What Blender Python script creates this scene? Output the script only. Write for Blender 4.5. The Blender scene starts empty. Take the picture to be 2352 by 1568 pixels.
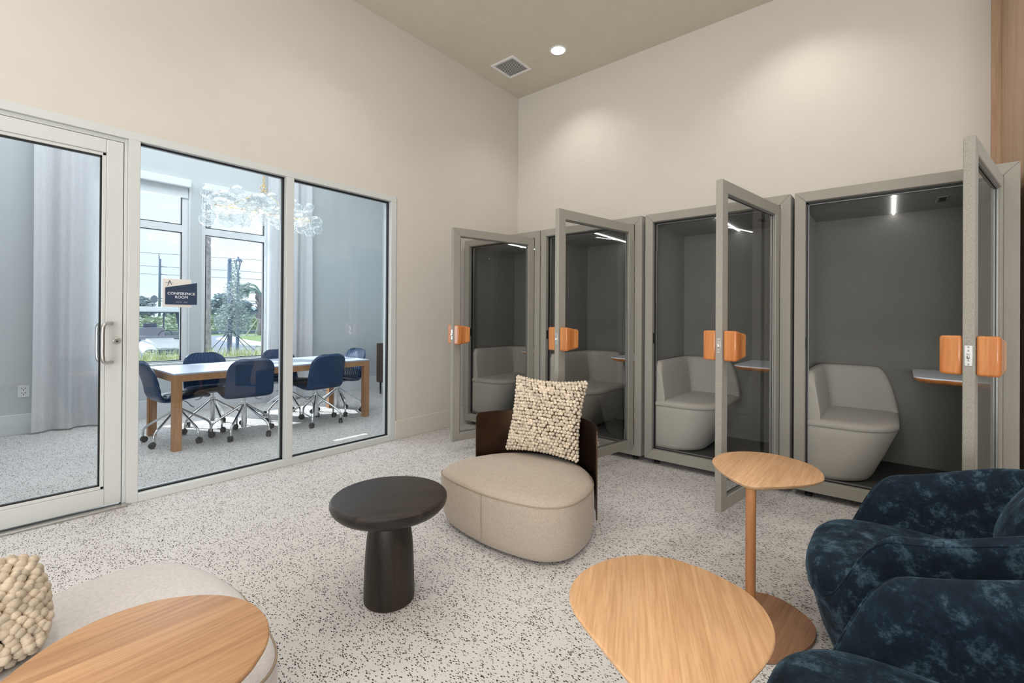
import bpy, bmesh, math, random
from mathutils import Vector, Matrix
random.seed(7)
PI = math.pi
sc = bpy.context.scene
COL = sc.collection
sc.cycles.transparent_max_bounces = 40
sc.cycles.max_bounces = 8
sc.cycles.diffuse_bounces = 4
sc.cycles.glossy_bounces = 3
sc.cycles.use_adaptive_sampling = True
sc.cycles.adaptive_threshold = .05
sc.cycles.use_denoising = True
sc.cycles.sample_clamp_indirect = 6.0
sc.cycles.caustics_reflective = False
sc.cycles.caustics_refractive = False
sc.view_settings.view_transform = 'Standard'
sc.view_settings.exposure = -0.58

# ------------------------------------------------------------------ camera
cam_d = bpy.data.cameras.new('camera'); cam = bpy.data.objects.new('camera', cam_d); COL.objects.link(cam)
F, CY, YAW, PITCH, ROLL = 1049.936, 726.837, .6913883, .00271182, .00612519
cam_d.sensor_width = 36; cam_d.lens = 36*F/2352; cam_d.shift_y = (CY-784)/2352
cam_d.clip_start = .03; cam_d.clip_end = 600
fw = Vector((-math.sin(YAW)*math.cos(PITCH), math.cos(YAW)*math.cos(PITCH), math.sin(PITCH)))
rt = Vector((math.cos(YAW), math.sin(YAW), 0)); up = rt.cross(fw)
r2 = rt*math.cos(ROLL)+up*math.sin(ROLL); u2 = up*math.cos(ROLL)-rt*math.sin(ROLL)
M = Matrix((r2, u2, -fw)).transposed().to_4x4(); M.translation = (0, 0, 1.3)
cam.matrix_world = M
sc.camera = cam

# ------------------------------------------------------------------ materials
def srgb(r, g, b):
    f = lambda c: (c/255/12.92) if c/255 <= .04045 else ((c/255+.055)/1.055)**2.4
    return (f(r), f(g), f(b), 1)
class NT:
    def __init__(s, name):
        s.m = bpy.data.materials.new(name); s.m.use_nodes = True
        s.n = s.m.node_tree.nodes; s.l = s.m.node_tree.links; s.n.clear()
        s.out = s.n.new('ShaderNodeOutputMaterial')
    def add(s, t, **k):
        n = s.n.new(t)
        for a, v in k.items():
            if a.startswith('i_'):
                n.inputs[a[2:].replace('_', ' ')].default_value = v
            else: setattr(n, a, v)
        return n
    def link(s, a, ao, b, bi): s.l.new(a.outputs[ao], b.inputs[bi])
    def coord(s, scale=(1, 1, 1), out='Object', rot=(0, 0, 0)):
        c = s.add('ShaderNodeTexCoord'); m = s.add('ShaderNodeMapping')
        m.inputs['Scale'].default_value = scale; m.inputs['Rotation'].default_value = rot
        s.link(c, out, m, 'Vector'); return m
    def noise(s, co, scale, detail=3, rough=.5, dist=0):
        n = s.add('ShaderNodeTexNoise'); n.inputs['Scale'].default_value = scale
        n.inputs['Detail'].default_value = detail; n.inputs['Roughness'].default_value = rough
        n.inputs['Distortion'].default_value = dist
        s.link(co, 'Vector', n, 'Vector'); return n
    def ramp(s, src, so, stops):
        r = s.add('ShaderNodeValToRGB'); e = r.color_ramp.elements
        while len(e) < len(stops): e.new(.5)
        for el, (p, c) in zip(e, stops): el.position = p; el.color = c if len(c) == 4 else (*c, 1)
        s.link(src, so, r, 'Fac'); return r
    def bsdf(s, **k):
        b = s.add('ShaderNodeBsdfPrincipled')
        for a, v in k.items(): b.inputs[a.replace('_', ' ')].default_value = v
        s.link(b, 'BSDF', s.out, 'Surface'); return b
    def bump(s, src, so, b, strength, dist=.002):
        n = s.add('ShaderNodeBump'); n.inputs['Strength'].default_value = strength; n.inputs['Distance'].default_value = dist
        s.link(src, so, n, 'Height'); s.link(n, 'Normal', b, 'Normal'); return n
def mixc(c, k): return (min(1, c[0]*k), min(1, c[1]*k), min(1, c[2]*k), 1)
def plain(name, c, rough=.5, metal=0, var=.06, scale=6, bump=.0, bscale=150, spec=.5, coat=0):
    t = NT(name); b = t.bsdf(Roughness=rough, Metallic=metal, Specular_IOR_Level=spec, Coat_Weight=coat)
    co = t.coord(); n = t.noise(co, scale, 3)
    r = t.ramp(n, 'Fac', [(.3, mixc(c, 1-var)), (.7, mixc(c, 1+var))]); t.link(r, 'Color', b, 'Base Color')
    if bump:
        n2 = t.noise(co, bscale, 4); t.bump(n2, 'Fac', b, bump)
    return t.m
def felt(name, c, var=.22, scale=420, rough=.95):
    t = NT(name); b = t.bsdf(Roughness=rough, Specular_IOR_Level=.15, Sheen_Weight=.15)
    co = t.coord((1, 1, .55)); n = t.noise(co, scale, 2, .7); n1 = t.noise(co, 3, 2)
    r = t.ramp(n, 'Fac', [(.32, mixc(c, 1-var)), (.5, c), (.68, mixc(c, 1+var))])
    r1 = t.ramp(n1, 'Fac', [(.3, (.93, .93, .93, 1)), (.7, (1.0, 1.0, 1.0, 1))])
    mx = t.add('ShaderNodeMix', data_type='RGBA', blend_type='MULTIPLY'); mx.inputs[0].default_value = 1
    t.link(r, 'Color', mx, 6); t.link(r1, 'Color', mx, 7); t.link(mx, 2, b, 'Base Color')
    t.bump(n, 'Fac', b, .35, .001); return t.m
def linen(name, c, var=.16):
    t = NT(name); b = t.bsdf(Roughness=.9, Specular_IOR_Level=.2, Sheen_Weight=.2)
    n = t.noise(t.coord((1, 1, 9)), 70, 3, .7); n2 = t.noise(t.coord((9, 9, 1)), 60, 2, .6)
    a = t.add('ShaderNodeMath', operation='ADD'); t.link(n, 'Fac', a, 0); t.link(n2, 'Fac', a, 1)
    h = t.add('ShaderNodeMath', operation='MULTIPLY'); h.inputs[1].default_value = .5; t.link(a, 0, h, 0)
    r = t.ramp(h, 0, [(.36, mixc(c, 1-var)), (.5, c), (.64, mixc(c, 1+var*.7))]); t.link(r, 'Color', b, 'Base Color')
    t.bump(h, 0, b, .3, .001); return t.m
def velvet(name, c, hi):
    t = NT(name); b = t.bsdf(Roughness=.75, Specular_IOR_Level=.15, Sheen_Weight=.75, Sheen_Roughness=.35)
    b.inputs['Sheen Tint'].default_value = srgb(120, 150, 172)
    co = t.coord(); n = t.noise(co, 15, 6, .66, .35); n2 = t.noise(co, 110, 3, .7)
    a = t.add('ShaderNodeMath', operation='MULTIPLY_ADD'); a.inputs[1].default_value = .34; t.link(n2, 'Fac', a, 0); t.link(n, 'Fac', a, 2)
    r = t.ramp(a, 0, [(.56, c), (.70, mixc(c, 1.7)), (.90, hi)]); t.link(r, 'Color', b, 'Base Color')
    r2 = t.ramp(a, 0, [(.52, (.16, .16, .16, 1)), (.88, (.85, .85, .85, 1))]); t.link(r2, 'Color', b, 'Sheen Weight')
    t.bump(a, 0, b, .25, .006); return t.m
def wood(name, c1, c2, plank=.09, rot=0, rough=.45, grain=14, contrast=.16, along='X', coat=0.0):
    """grain runs along X (or Z); planks differ in tone"""
    t = NT(name); b = t.bsdf(Roughness=rough, Specular_IOR_Level=.28, Coat_Weight=coat)
    if along == 'X': co = t.coord((1, 1, 1), rot=(0, 0, rot)); ax = 1; sx = (.05, 1, 1)
    else: co = t.coord((1, 1, 1), rot=(0, 0, rot)); ax = 0; sx = (1, 1, .06)
    sep = t.add('ShaderNodeSeparateXYZ'); t.link(co, 'Vector', sep, 'Vector')
    d = t.add('ShaderNodeMath', operation='DIVIDE'); d.inputs[1].default_value = plank; t.link(sep, ax, d, 0)
    fl = t.add('ShaderNodeMath', operation='FLOOR'); t.link(d, 0, fl, 0)
    wn = t.add('ShaderNodeTexWhiteNoise', noise_dimensions='1D'); t.link(fl, 0, wn, 'W')
    m2 = t.add('ShaderNodeMapping'); m2.inputs['Scale'].default_value = sx; t.link(co, 'Vector', m2, 'Vector')
    off = t.add('ShaderNodeVectorMath', operation='ADD'); t.link(m2, 'Vector', off, 0); t.link(wn, 'Color', off, 1)
    n = t.add('ShaderNodeTexNoise'); n.inputs['Scale'].default_value = grain; n.inputs['Detail'].default_value = 6; n.inputs['Roughness'].default_value = .6; n.inputs['Distortion'].default_value = 1.2
    t.link(off, 0, n, 'Vector')
    n3 = t.add('ShaderNodeTexNoise'); n3.inputs['Scale'].default_value = grain*6; n3.inputs['Detail'].default_value = 2; t.link(off, 0, n3, 'Vector')
    r = t.ramp(n, 'Fac', [(.3, c1), (.7, c2)])
    r3 = t.ramp(n3, 'Fac', [(.36, (.87, .85, .83, 1)), (.56, (1, 1, 1, 1))])
    pl = t.ramp(wn, 'Value', [(0, (1-contrast,)*3), (1, (1.0, 1.0, 1.0))])
    mx = t.add('ShaderNodeMix', data_type='RGBA', blend_type='MULTIPLY'); mx.inputs[0].default_value = 1
    t.link(r, 'Color', mx, 6); t.link(pl, 'Color', mx, 7)
    mx2 = t.add('ShaderNodeMix', data_type='RGBA', blend_type='MULTIPLY'); mx2.inputs[0].default_value = 1
    t.link(mx, 2, mx2, 6); t.link(r3, 'Color', mx2, 7)
    t.link(mx2, 2, b, 'Base Color'); t.bump(n3, 'Fac', b, .06, .001); return t.m
def glass(name, tint, refl=1.0, rough=0.0):
    t = NT(name); tr = t.add('ShaderNodeBsdfTransparent'); tr.inputs['Color'].default_value = tint
    gl = t.add('ShaderNodeBsdfGlossy'); gl.inputs['Roughness'].default_value = rough
    lw = t.add('ShaderNodeLayerWeight'); lw.inputs['Blend'].default_value = .5
    pw = t.add('ShaderNodeMath', operation='POWER'); pw.inputs[1].default_value = 5; t.link(lw, 'Facing', pw, 0)
    fr = t.add('ShaderNodeMath', operation='MULTIPLY_ADD'); fr.inputs[1].default_value = .9; fr.inputs[2].default_value = .075; t.link(pw, 0, fr, 0)
    co = t.coord(); n = t.noise(co, 2, 1); r = t.ramp(n, 'Fac', [(0, (.97*refl,)*3), (1, (refl,)*3)])
    mu = t.add('ShaderNodeMath', operation='MULTIPLY'); t.link(fr, 0, mu, 0); t.link(r, 'Color', mu, 1)
    mx = t.add('ShaderNodeMixShader'); t.link(mu, 0, mx, 'Fac'); t.link(tr, 'BSDF', mx, 1); t.link(gl, 'BSDF', mx, 2)
    t.link(mx, 'Shader', t.out, 'Surface'); return t.m
def emit(name, c, s):
    t = NT(name); e = t.add('ShaderNodeEmission'); e.inputs['Strength'].default_value = s
    co = t.coord(); n = t.noise(co, 3, 1); r = t.ramp(n, 'Fac', [(0, mixc(c, .97)), (1, c)]); t.link(r, 'Color', e, 'Color')
    t.link(e, 'Emission', t.out, 'Surface'); return t.m
def carpet_mat():
    t = NT('speckled_carpet'); b = t.bsdf(Roughness=.97, Specular_IOR_Level=.1)
    co = t.coord(); big = t.noise(co, 2.6, 3); mid = t.noise(co, 14, 2); fine = t.noise(co, 330, 2, .7); wob = t.noise(co, 150, 2)
    base = t.ramp(fine, 'Fac', [(.3, srgb(186, 182, 180)), (.7, srgb(226, 223, 221))])
    last = base; so = 'Color'
    for rot, sx, sy, sc_, sel, rad, col in ((.25, 1, 2.1, 70, .135, .37, (54, 50, 46)), (-.6, 1, 1.9, 82, .13, .36, (70, 65, 60)), (.95, 1, 1.8, 112, .14, .37, (112, 109, 102))):
        cs = t.coord((sx, sy, 1), rot=(0, 0, rot))
        off = t.add('ShaderNodeVectorMath', operation='MULTIPLY_ADD'); off.inputs[1].default_value = (.011, .011, 0); t.link(wob, 'Color', off, 0); t.link(cs, 'Vector', off, 2)
        v = t.add('ShaderNodeTexVoronoi', voronoi_dimensions='2D'); v.inputs['Scale'].default_value = sc_; t.link(off, 0, v, 'Vector')
        sp = t.add('ShaderNodeSeparateColor'); t.link(v, 'Color', sp, 0)
        a = t.add('ShaderNodeMath', operation='MULTIPLY_ADD'); a.inputs[1].default_value = .34; a.inputs[2].default_value = sel-.17; t.link(mid, 'Fac', a, 0)
        a2 = t.add('ShaderNodeMath', operation='MULTIPLY_ADD'); a2.inputs[1].default_value = .16; t.link(big, 'Fac', a2, 0); a3 = t.add('ShaderNodeMath', operation='SUBTRACT'); t.link(a, 0, a2, 2); t.link(a2, 0, a3, 0); a3.inputs[1].default_value = .08
        lt = t.add('ShaderNodeMath', operation='LESS_THAN'); t.link(sp, 0, lt, 0); t.link(a3, 0, lt, 1)
        d = t.ramp(v, 'Distance', [(rad-.08, (1, 1, 1, 1)), (rad+.04, (0, 0, 0, 1))])
        m = t.add('ShaderNodeMath', operation='MULTIPLY'); t.link(lt, 0, m, 0); t.link(d, 'Color', m, 1)
        mx = t.add('ShaderNodeMix', data_type='RGBA'); t.link(m, 0, mx, 0); t.link(last, so, mx, 6); mx.inputs[7].default_value = srgb(*col)
        last, so = mx, 2
    t.link(last, so, b, 'Base Color'); t.bump(fine, 'Fac', b, .5, .003); return t.m
def bubble_glass():
    t = NT('swirled_bubble_glass'); tr = t.add('ShaderNodeBsdfTransparent'); tr.inputs['Color'].default_value = (.93, .95, .96, 1)
    gl = t.add('ShaderNodeBsdfGlossy'); gl.inputs['Roughness'].default_value = .08
    df = t.add('ShaderNodeBsdfTranslucent'); df.inputs['Color'].default_value = (.95, .95, .94, 1); gl.inputs['Color'].default_value = (.85, .86, .88, 1)
    co = t.coord((1, 1, 1)); w = t.add('ShaderNodeTexWave', wave_type='BANDS'); w.inputs['Scale'].default_value = 22; w.inputs['Distortion'].default_value = 2.5; w.inputs['Detail Scale'].default_value = .6
    t.link(co, 'Vector', w, 'Vector')
    r = t.ramp(w, 'Fac', [(.45, (.10,)*3), (.85, (.62,)*3)])
    lw = t.add('ShaderNodeLayerWeight'); lw.inputs['Blend'].default_value = .25
    ad = t.add('ShaderNodeMath', operation='MAXIMUM'); t.link(r, 'Color', ad, 0); t.link(lw, 'Facing', ad, 1)
    sc2 = t.add('ShaderNodeMath', operation='MULTIPLY'); sc2.inputs[1].default_value = .8; t.link(ad, 0, sc2, 0)
    ms = t.add('ShaderNodeMixShader'); ms.inputs['Fac'].default_value = .55; t.link(gl, 'BSDF', ms, 1); t.link(df, 'BSDF', ms, 2)
    mx = t.add('ShaderNodeMixShader'); t.link(sc2, 0, mx, 'Fac'); t.link(tr, 'BSDF', mx, 1); t.link(ms, 'Shader', mx, 2)
    t.link(mx, 'Shader', t.out, 'Surface'); return t.m
def curtain_mat():
    t = NT('sheer_curtain'); d = t.add('ShaderNodeBsdfDiffuse'); tl = t.add('ShaderNodeBsdfTranslucent')
    co = t.coord((1, 1, .02)); n = t.noise(co, 500, 2); r = t.ramp(n, 'Fac', [(.3, srgb(222, 223, 226)), (.7, srgb(238, 239, 242))])
    t.link(r, 'Color', d, 'Color'); t.link(r, 'Color', tl, 'Color')
    mx = t.add('ShaderNodeMixShader'); mx.inputs['Fac'].default_value = .3; t.link(d, 'BSDF', mx, 1); t.link(tl, 'BSDF', mx, 2)
    t.link(mx, 'Shader', t.out, 'Surface'); return t.m
def leaf_mat(name, c1, c2):
    t = NT(name); b = t.bsdf(Roughness=.6, Specular_IOR_Level=.3)
    co = t.coord(); n = t.noise(co, 9, 3); r = t.ramp(n, 'Fac', [(.3, c1), (.7, c2)]); t.link(r, 'Color', b, 'Base Color'); return t.m

MT = dict(
    wall=plain('warm_white_paint', srgb(208, 202, 194), .9, var=.012, bump=.05, bscale=220, spec=.2),
    ceil=plain('ceiling_texture_paint', srgb(210, 203, 188), .95, var=.02, bump=.55, bscale=75, spec=.1),
    cwall=plain('cool_grey_paint', srgb(198, 204, 206), .9, var=.012, bump=.05, bscale=220, spec=.2),
    base=plain('baseboard_enamel', srgb(210, 203, 194), .5, var=.01),
    cbase=plain('white_enamel', srgb(222, 226, 228), .5, var=.01),
    frame=plain('white_powder_coat', srgb(204, 206, 204), .42, var=.012, bump=.03, bscale=400),
    wframe=plain('white_window_enamel', srgb(226, 230, 232), .45, var=.01),
    gasket=plain('black_rubber', (.006, .006, .007, 1), .55, var=.1),
    carpet=carpet_mat(),
    pane=glass('storefront_glass', (.885, .94, .97, 1), 1.0),
    dpane=glass('door_glass', (.86, .90, .925, 1), 1.0),
    wpane=glass('window_glass', (.93, .97, .985, 1), .7),
    bpane=glass('booth_glass', (.80, .81, .81, 1), .75),
    felt=felt('booth_grey_felt', srgb(152, 148, 139)),
    lining=felt('booth_lining_felt', srgb(119, 118, 112), .14),
    seatf=felt('booth_seat_fabric', srgb(166, 162, 154), .14),
    mat=plain('charcoal_booth_carpet', srgb(58, 58, 58), .98, var=.3, scale=300),
    silver=plain('brushed_aluminium', (.30, .30, .29, 1), .5, .8, var=.05),
    steel=plain('satin_steel', (.56, .55, .53, 1), .34, 1, var=.05),
    chrome=plain('polished_chrome', (.78, .79, .80, 1), .08, 1, var=.03),
    bronze=plain('dark_bronze_steel', srgb(72, 54, 42), .38, .85, var=.2, scale=5),
    black=plain('black_plastic', (.012, .012, .013, 1), .45, var=.1),
    oak=wood('oak_tabletop', srgb(196, 153, 112), srgb(219, 179, 140), .085, .0, .5, 26, .13),
    oak2=wood('oak_tabletop_light', srgb(196, 150, 106), srgb(219, 177, 134), .075, .0, .5, 26, .10),
    oak3=wood('oak_tabletop_warm', srgb(178, 132, 94), srgb(210, 166, 124), .085, .0, .55, 22, .16),
    oakz=wood('oak_column', srgb(168, 112, 68), srgb(196, 140, 94), .2, 0, .42, 18, .05, along='Z'),
    walnut=wood('walnut_base', srgb(150, 110, 84), srgb(180, 138, 108), .05, 0, .42, 18, .22),
    cherry=wood('cherry_handle', srgb(184, 106, 52), srgb(216, 148, 88), .05, 0, .34, 16, .12, along='Z', coat=.3),
    dark=wood('black_stained_oak', srgb(38, 34, 32), srgb(62, 55, 51), .14, .0, .36, 20, .12),
    darkz=wood('black_stained_oak_column', srgb(36, 32, 29), srgb(58, 50, 45), .3, .0, .42, 16, .05, along='Z'),
    clad=wood('oak_cladding', srgb(190, 158, 130), srgb(210, 180, 152), .14, 0, .55, 10, .12, along='Z'),
    tblwood=wood('conference_oak', srgb(164, 120, 84), srgb(186, 142, 104), .3, 0, .5, 14, .04),
    tblwoodz=wood('conference_oak_leg', srgb(164, 118, 82), srgb(186, 140, 102), .3, 0, .5, 14, .04, along='Z'),
    laminate=plain('white_laminate', srgb(216, 221, 232), .3, var=.01),
    tbltop=plain('pale_grey_laminate', srgb(182, 191, 206), .32, var=.01),
    linen=linen('oatmeal_linen', srgb(172, 158, 143), .22),
    linenl=linen('pale_grey_linen', srgb(206, 202, 202)),
    welt=plain('tan_welt_cord', srgb(150, 134, 114), .9, var=.08, scale=80),
    knit=plain('cream_knit_yarn', srgb(204, 189, 169), .92, var=.3, scale=30, bump=.5, bscale=420),
    knitd=plain('brown_knit_ground', srgb(84, 64, 44), .95, var=.25, scale=60),
    velvet=velvet('navy_velvet', srgb(14, 26, 36), srgb(72, 94, 110)),
    leather=plain('navy_leather', srgb(16, 52, 90), .38, var=.16, scale=8, bump=.12, bscale=180),
    globe=bubble_glass(),
    bulb=emit('warm_bulb', (1, .82, .55, 1), 14),
    led=emit('white_led', (1, .98, .97, 1), 24),
    lens=emit('downlight_lens', (1, .95, .86, 1), 9),
    brass=plain('brushed_brass', (.78, .52, .16, 1), .28, 1, var=.06),
    curtain=curtain_mat(),
    shade=plain('white_roller_shade', srgb(232, 236, 238), .8, var=.01),
    plate=plain('white_plastic', srgb(232, 233, 232), .4, var=.01),
    slot=plain('dark_slot', (.02, .02, .02, 1), .6, var=.1),
    navy=plain('navy_sign_panel', srgb(44, 60, 86), .45, var=.04),
    signw=plain('white_sign_panel', srgb(228, 224, 220), .5, var=.02),
    ink=plain('white_lettering', srgb(244, 246, 250), .5, var=.01),
    inkb=plain('black_lettering', srgb(26, 26, 28), .5, var=.05),
    cred=wood('dark_stained_cabinet', srgb(70, 58, 52), srgb(92, 78, 70), .2, 0, .5, 14, .08, along='Z'),
    grass=leaf_mat('ornamental_grass', srgb(126, 146, 96), srgb(232, 232, 184)),
    lawn=leaf_mat('lawn', srgb(92, 122, 70), srgb(128, 152, 96)),
    hedge=leaf_mat('hazy_hedge_leaf', srgb(128, 154, 140), srgb(184, 202, 172)),  # lightened, with outdoor haze mixed into the greens
    far=leaf_mat('hazy_distant_foliage', srgb(120, 146, 164), srgb(160, 182, 196)),  # pale blue haze of distance is put into the leaf colour
    silverleaf=leaf_mat('silver_leaf', srgb(132, 156, 158), srgb(214, 226, 222)),
    palmleaf=leaf_mat('palm_leaf', srgb(92, 132, 128), srgb(160, 192, 184)),
    bark=plain('grey_palm_bark', srgb(156, 152, 160), .95, var=.35, scale=16, bump=.9, bscale=22),
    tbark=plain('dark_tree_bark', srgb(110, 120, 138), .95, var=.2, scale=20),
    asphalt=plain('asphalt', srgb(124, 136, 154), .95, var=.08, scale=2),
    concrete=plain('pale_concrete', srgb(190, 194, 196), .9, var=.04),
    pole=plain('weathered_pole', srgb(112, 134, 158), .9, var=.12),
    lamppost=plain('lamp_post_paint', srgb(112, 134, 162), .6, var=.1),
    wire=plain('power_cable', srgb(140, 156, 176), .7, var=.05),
    cartw=plain('white_cart_body', srgb(232, 238, 244), .3, var=.02),
    cartd=plain('dark_cart_trim', srgb(70, 88, 112), .5, var=.1),
    cartblue=plain('blue_cart_bag', srgb(44, 78, 116), .8, var=.3, scale=14),
    cartseat=plain('grey_cart_seat', srgb(150, 150, 165), .7, var=.05),
    stake=plain('timber_stake', srgb(170, 176, 160), .9, var=.15),
    carp=plain('white_car_paint', srgb(230, 236, 244), .3, var=.02),
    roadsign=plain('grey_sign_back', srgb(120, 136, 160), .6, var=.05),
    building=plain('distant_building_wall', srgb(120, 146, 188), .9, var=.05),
)

# ------------------------------------------------------------------ mesh helpers
def box(bm, x0, x1, y0, y1, z0, z1):
    v = [bm.verts.new((x, y, z)) for z in (z0, z1) for x, y in ((x0, y0), (x1, y0), (x1, y1), (x0, y1))]
    for f in ((0, 3, 2, 1), (4, 5, 6, 7), (0, 1, 5, 4), (1, 2, 6, 5), (2, 3, 7, 6), (3, 0, 4, 7)):
        bm.faces.new([v[i] for i in f])
def hexa(bm, pts):
    v = [bm.verts.new(p) for p in pts]
    for f in ((0, 3, 2, 1), (4, 5, 6, 7), (0, 1, 5, 4), (1, 2, 6, 5), (2, 3, 7, 6), (3, 0, 4, 7)):
        bm.faces.new([v[i] for i in f])
def quad(bm, *p): bm.faces.new([bm.verts.new(q) for q in p])
def loft(bm, rings, closed=True, cap0=True, cap1=True):
    R = [[bm.verts.new(p) for p in r] for r in rings]
    n = len(R[0])
    for a, b in zip(R, R[1:]):
        for i in range(n if closed else n-1):
            j = (i+1) % n
            bm.faces.new((a[i], a[j], b[j], b[i]))
    if cap0: bm.faces.new(list(reversed(R[0])))
    if cap1: bm.faces.new(R[-1])
def circle(cx, cy, z, r, n=32, ry=None):
    ry = ry or r
    return [(cx+r*math.cos(2*PI*i/n), cy+ry*math.sin(2*PI*i/n), z) for i in range(n)]
def cyl(bm, cx, cy, z0, z1, r, n=24, r1=None):
    loft(bm, [circle(cx, cy, z0, r, n), circle(cx, cy, z1, r1 if r1 is not None else r, n)])
def lathe(bm, prof, cx=0, cy=0, n=48):
    loft(bm, [circle(cx, cy, z, max(r, .0005), n) for r, z in prof])
def tube(bm, path, r, n=10, closed=False, radii=None):
    P = [Vector(p) for p in path]; rings = []; N = len(P); prev = None
    for i, p in enumerate(P):
        if closed: t = P[(i+1) % N]-P[i-1]
        else: t = P[min(i+1, N-1)]-P[max(i-1, 0)]
        t.normalize()
        if prev is None:
            a = Vector((0, 0, 1)) if abs(t.z) < .9 else Vector((1, 0, 0))
            u = t.cross(a).normalized()
        else:
            u = (prev-t*prev.dot(t)); u = u.normalized() if u.length > 1e-6 else prev
        prev = u; w = t.cross(u); rr = radii[i] if radii else r
        rings.append([tuple(p+(u*math.cos(2*PI*k/n)+w*math.sin(2*PI*k/n))*rr) for k in range(n)])
    if closed: rings.append(rings[0])
    loft(bm, rings, True, not closed, not closed)
    if closed: bmesh.ops.remove_doubles(bm, verts=bm.verts, dist=1e-6)
ICO = {}
def ball(bm, c, r, sub=2, sq=(1, 1, 1), rot=None):
    m = Matrix.Translation(c) @ (rot.to_4x4() if rot else Matrix.Identity(4)) @ Matrix.Diagonal((r*sq[0], r*sq[1], r*sq[2], 1))
    if sub not in ICO:
        q = bmesh.new(); bmesh.ops.create_icosphere(q, subdivisions=sub, radius=1); q.verts.index_update()
        ICO[sub] = ([v.co.copy() for v in q.verts], [[v.index for v in f.verts] for f in q.faces]); q.free()
    vs = [bm.verts.new(m @ v) for v in ICO[sub][0]]
    for f in ICO[sub][1]: bm.faces.new([vs[i] for i in f])
def catmull(pts, n=8, closed=False):
    P = [Vector(p) for p in pts]; out = []; N = len(P)
    for i in range(N if closed else N-1):
        g = lambda k: P[k % N] if closed else P[max(0, min(N-1, k))]
        a, b, c, d = g(i-1), g(i), g(i+1), g(i+2)
        for k in range(n):
            t = k/n
            out.append(.5*((2*b)+(c-a)*t+(2*a-5*b+4*c-d)*t*t+(3*b-a-3*c+d)*t**3))
    if not closed: out.append(P[-1])
    return out
def obj(name, bm, mat, parent=None, smooth=None, bevel=0, world=True, seg=2):
    """one mesh object; world=True means the bmesh is in world space and the (unrotated) ancestors' offset is taken off"""
    bmesh.ops.recalc_face_normals(bm, faces=bm.faces)
    me = bpy.data.meshes.new(name)
    off = Vector((0, 0, 0))
    if world:
        p = parent
        while p: off += p.location; p = p.parent
    if off.length: bmesh.ops.translate(bm, verts=bm.verts, vec=-off)
    bm.to_mesh(me); bm.free(); me.materials.append(mat)
    o = bpy.data.objects.new(name, me); COL.objects.link(o); o.parent = parent
    if smooth is not None:
        for p in me.polygons: p.use_smooth = True
        if smooth < 180: me.set_sharp_from_angle(angle=math.radians(smooth))
    if bevel:
        b = o.modifiers.new('bevel', 'BEVEL'); b.width = bevel; b.segments = seg; b.limit_method = 'ANGLE'; b.angle_limit = math.radians(40)
        for p in me.polygons: p.use_smooth = True
        me.set_sharp_from_angle(angle=math.radians(40))
    return o
def B(): return bmesh.new()
def thing(name, label, cat, loc=(0, 0, 0), rz=0, group=None):
    o = bpy.data.objects.new(name, None); COL.objects.link(o); o.empty_display_size = .1
    o.location = loc; o.rotation_euler = (0, 0, rz); o['label'] = label; o['category'] = cat
    if group: o['group'] = group
    return o
def tag(o, label, cat, group=None, kind=None):
    o['label'] = label; o['category'] = cat
    if group: o['group'] = group
    if kind: o['kind'] = kind
    return o
def struct(name, bm, mat, label=None, parent=None, **k):
    o = obj(name, bm, mat, parent, **k)
    if parent is None:
        o['kind'] = 'structure'
        if label: o['label'] = label
    return o
def sroot(name, loc, label):
    o = bpy.data.objects.new(name, None); COL.objects.link(o); o.location = loc; o['kind'] = 'structure'; o['label'] = label; o.empty_display_size = .1
    return o
def copy_tree(o, parent=None):
    c = o.copy(); COL.objects.link(c); c.parent = parent
    for ch in list(o.children): copy_tree(ch, c)
    return c
def text_bm(txt, size, align='CENTER', space=1.0, ex=.0006):
    cu = bpy.data.curves.new('lettering', 'FONT'); cu.body = txt; cu.size = size; cu.align_x = align; cu.extrude = ex; cu.space_character = space
    o = bpy.data.objects.new('lettering', cu); COL.objects.link(o)
    dg = bpy.context.evaluated_depsgraph_get(); me = bpy.data.meshes.new_from_object(o.evaluated_get(dg))
    bm = bmesh.new(); bm.from_mesh(me); bpy.data.objects.remove(o); bpy.data.curves.remove(cu); bpy.data.meshes.remove(me)
    return bm

# ------------------------------------------------------------------ room shell
XP, YB, ZC, XW = -4.05, 5.01, 4.39, -7.30
bm = B(); quad(bm, (-7.5, -4.6, 0), (3.7, -4.6, 0), (3.7, 5.15, 0), (-7.5, 5.15, 0)); struct('floor', bm, MT['carpet'], 'pale carpet with dark flecks')
bm = B(); box(bm, -7.5, 3.7, -4.6, 5.15, ZC, ZC+.1); struct('ceiling', bm, MT['ceil'], 'textured beige ceiling')
bm = B()
box(bm, XP-.14, XP, -4.6, YB, 2.57, ZC); box(bm, XP-.14, XP, 2.95, YB, 0, 2.57); box(bm, XP-.14, XP, -4.6, -.29, 0, 2.57)
struct('wall_left', bm, MT['wall'], 'warm white wall above the glass partition')
bm = B(); box(bm, XP, 3.7, YB, YB+.14, 0, ZC); struct('wall_back', bm, MT['wall'], 'warm white wall behind the phone booths')
bm = B(); box(bm, 3.6, 3.7, -4.6, YB, 0, ZC); struct('wall_right', bm, MT['wall'])
bm = B()
box(bm, XP, 3.6, -4.7, -4.6, 0, .3); box(bm, XP, 3.6, -4.7, -4.6, 3.2, ZC); box(bm, XP, -1.6, -4.7, -4.6, .3, 3.2); box(bm, 2.8, 3.6, -4.7, -4.6, .3, 3.2)
struct('wall_front', bm, MT['wall'])
bm = B(); box(bm, .586, .635, YB-.03, YB, 0, ZC-.002); box(bm, .635, .665, 4.0, YB-.03, 0, ZC-.002)  # forward panel is an added return that darkens the gap beside the booth
struct('wall_clad', bm, MT['clad'], 'vertical oak cladding beside the last booth, with an added light-blocking return')
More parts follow.
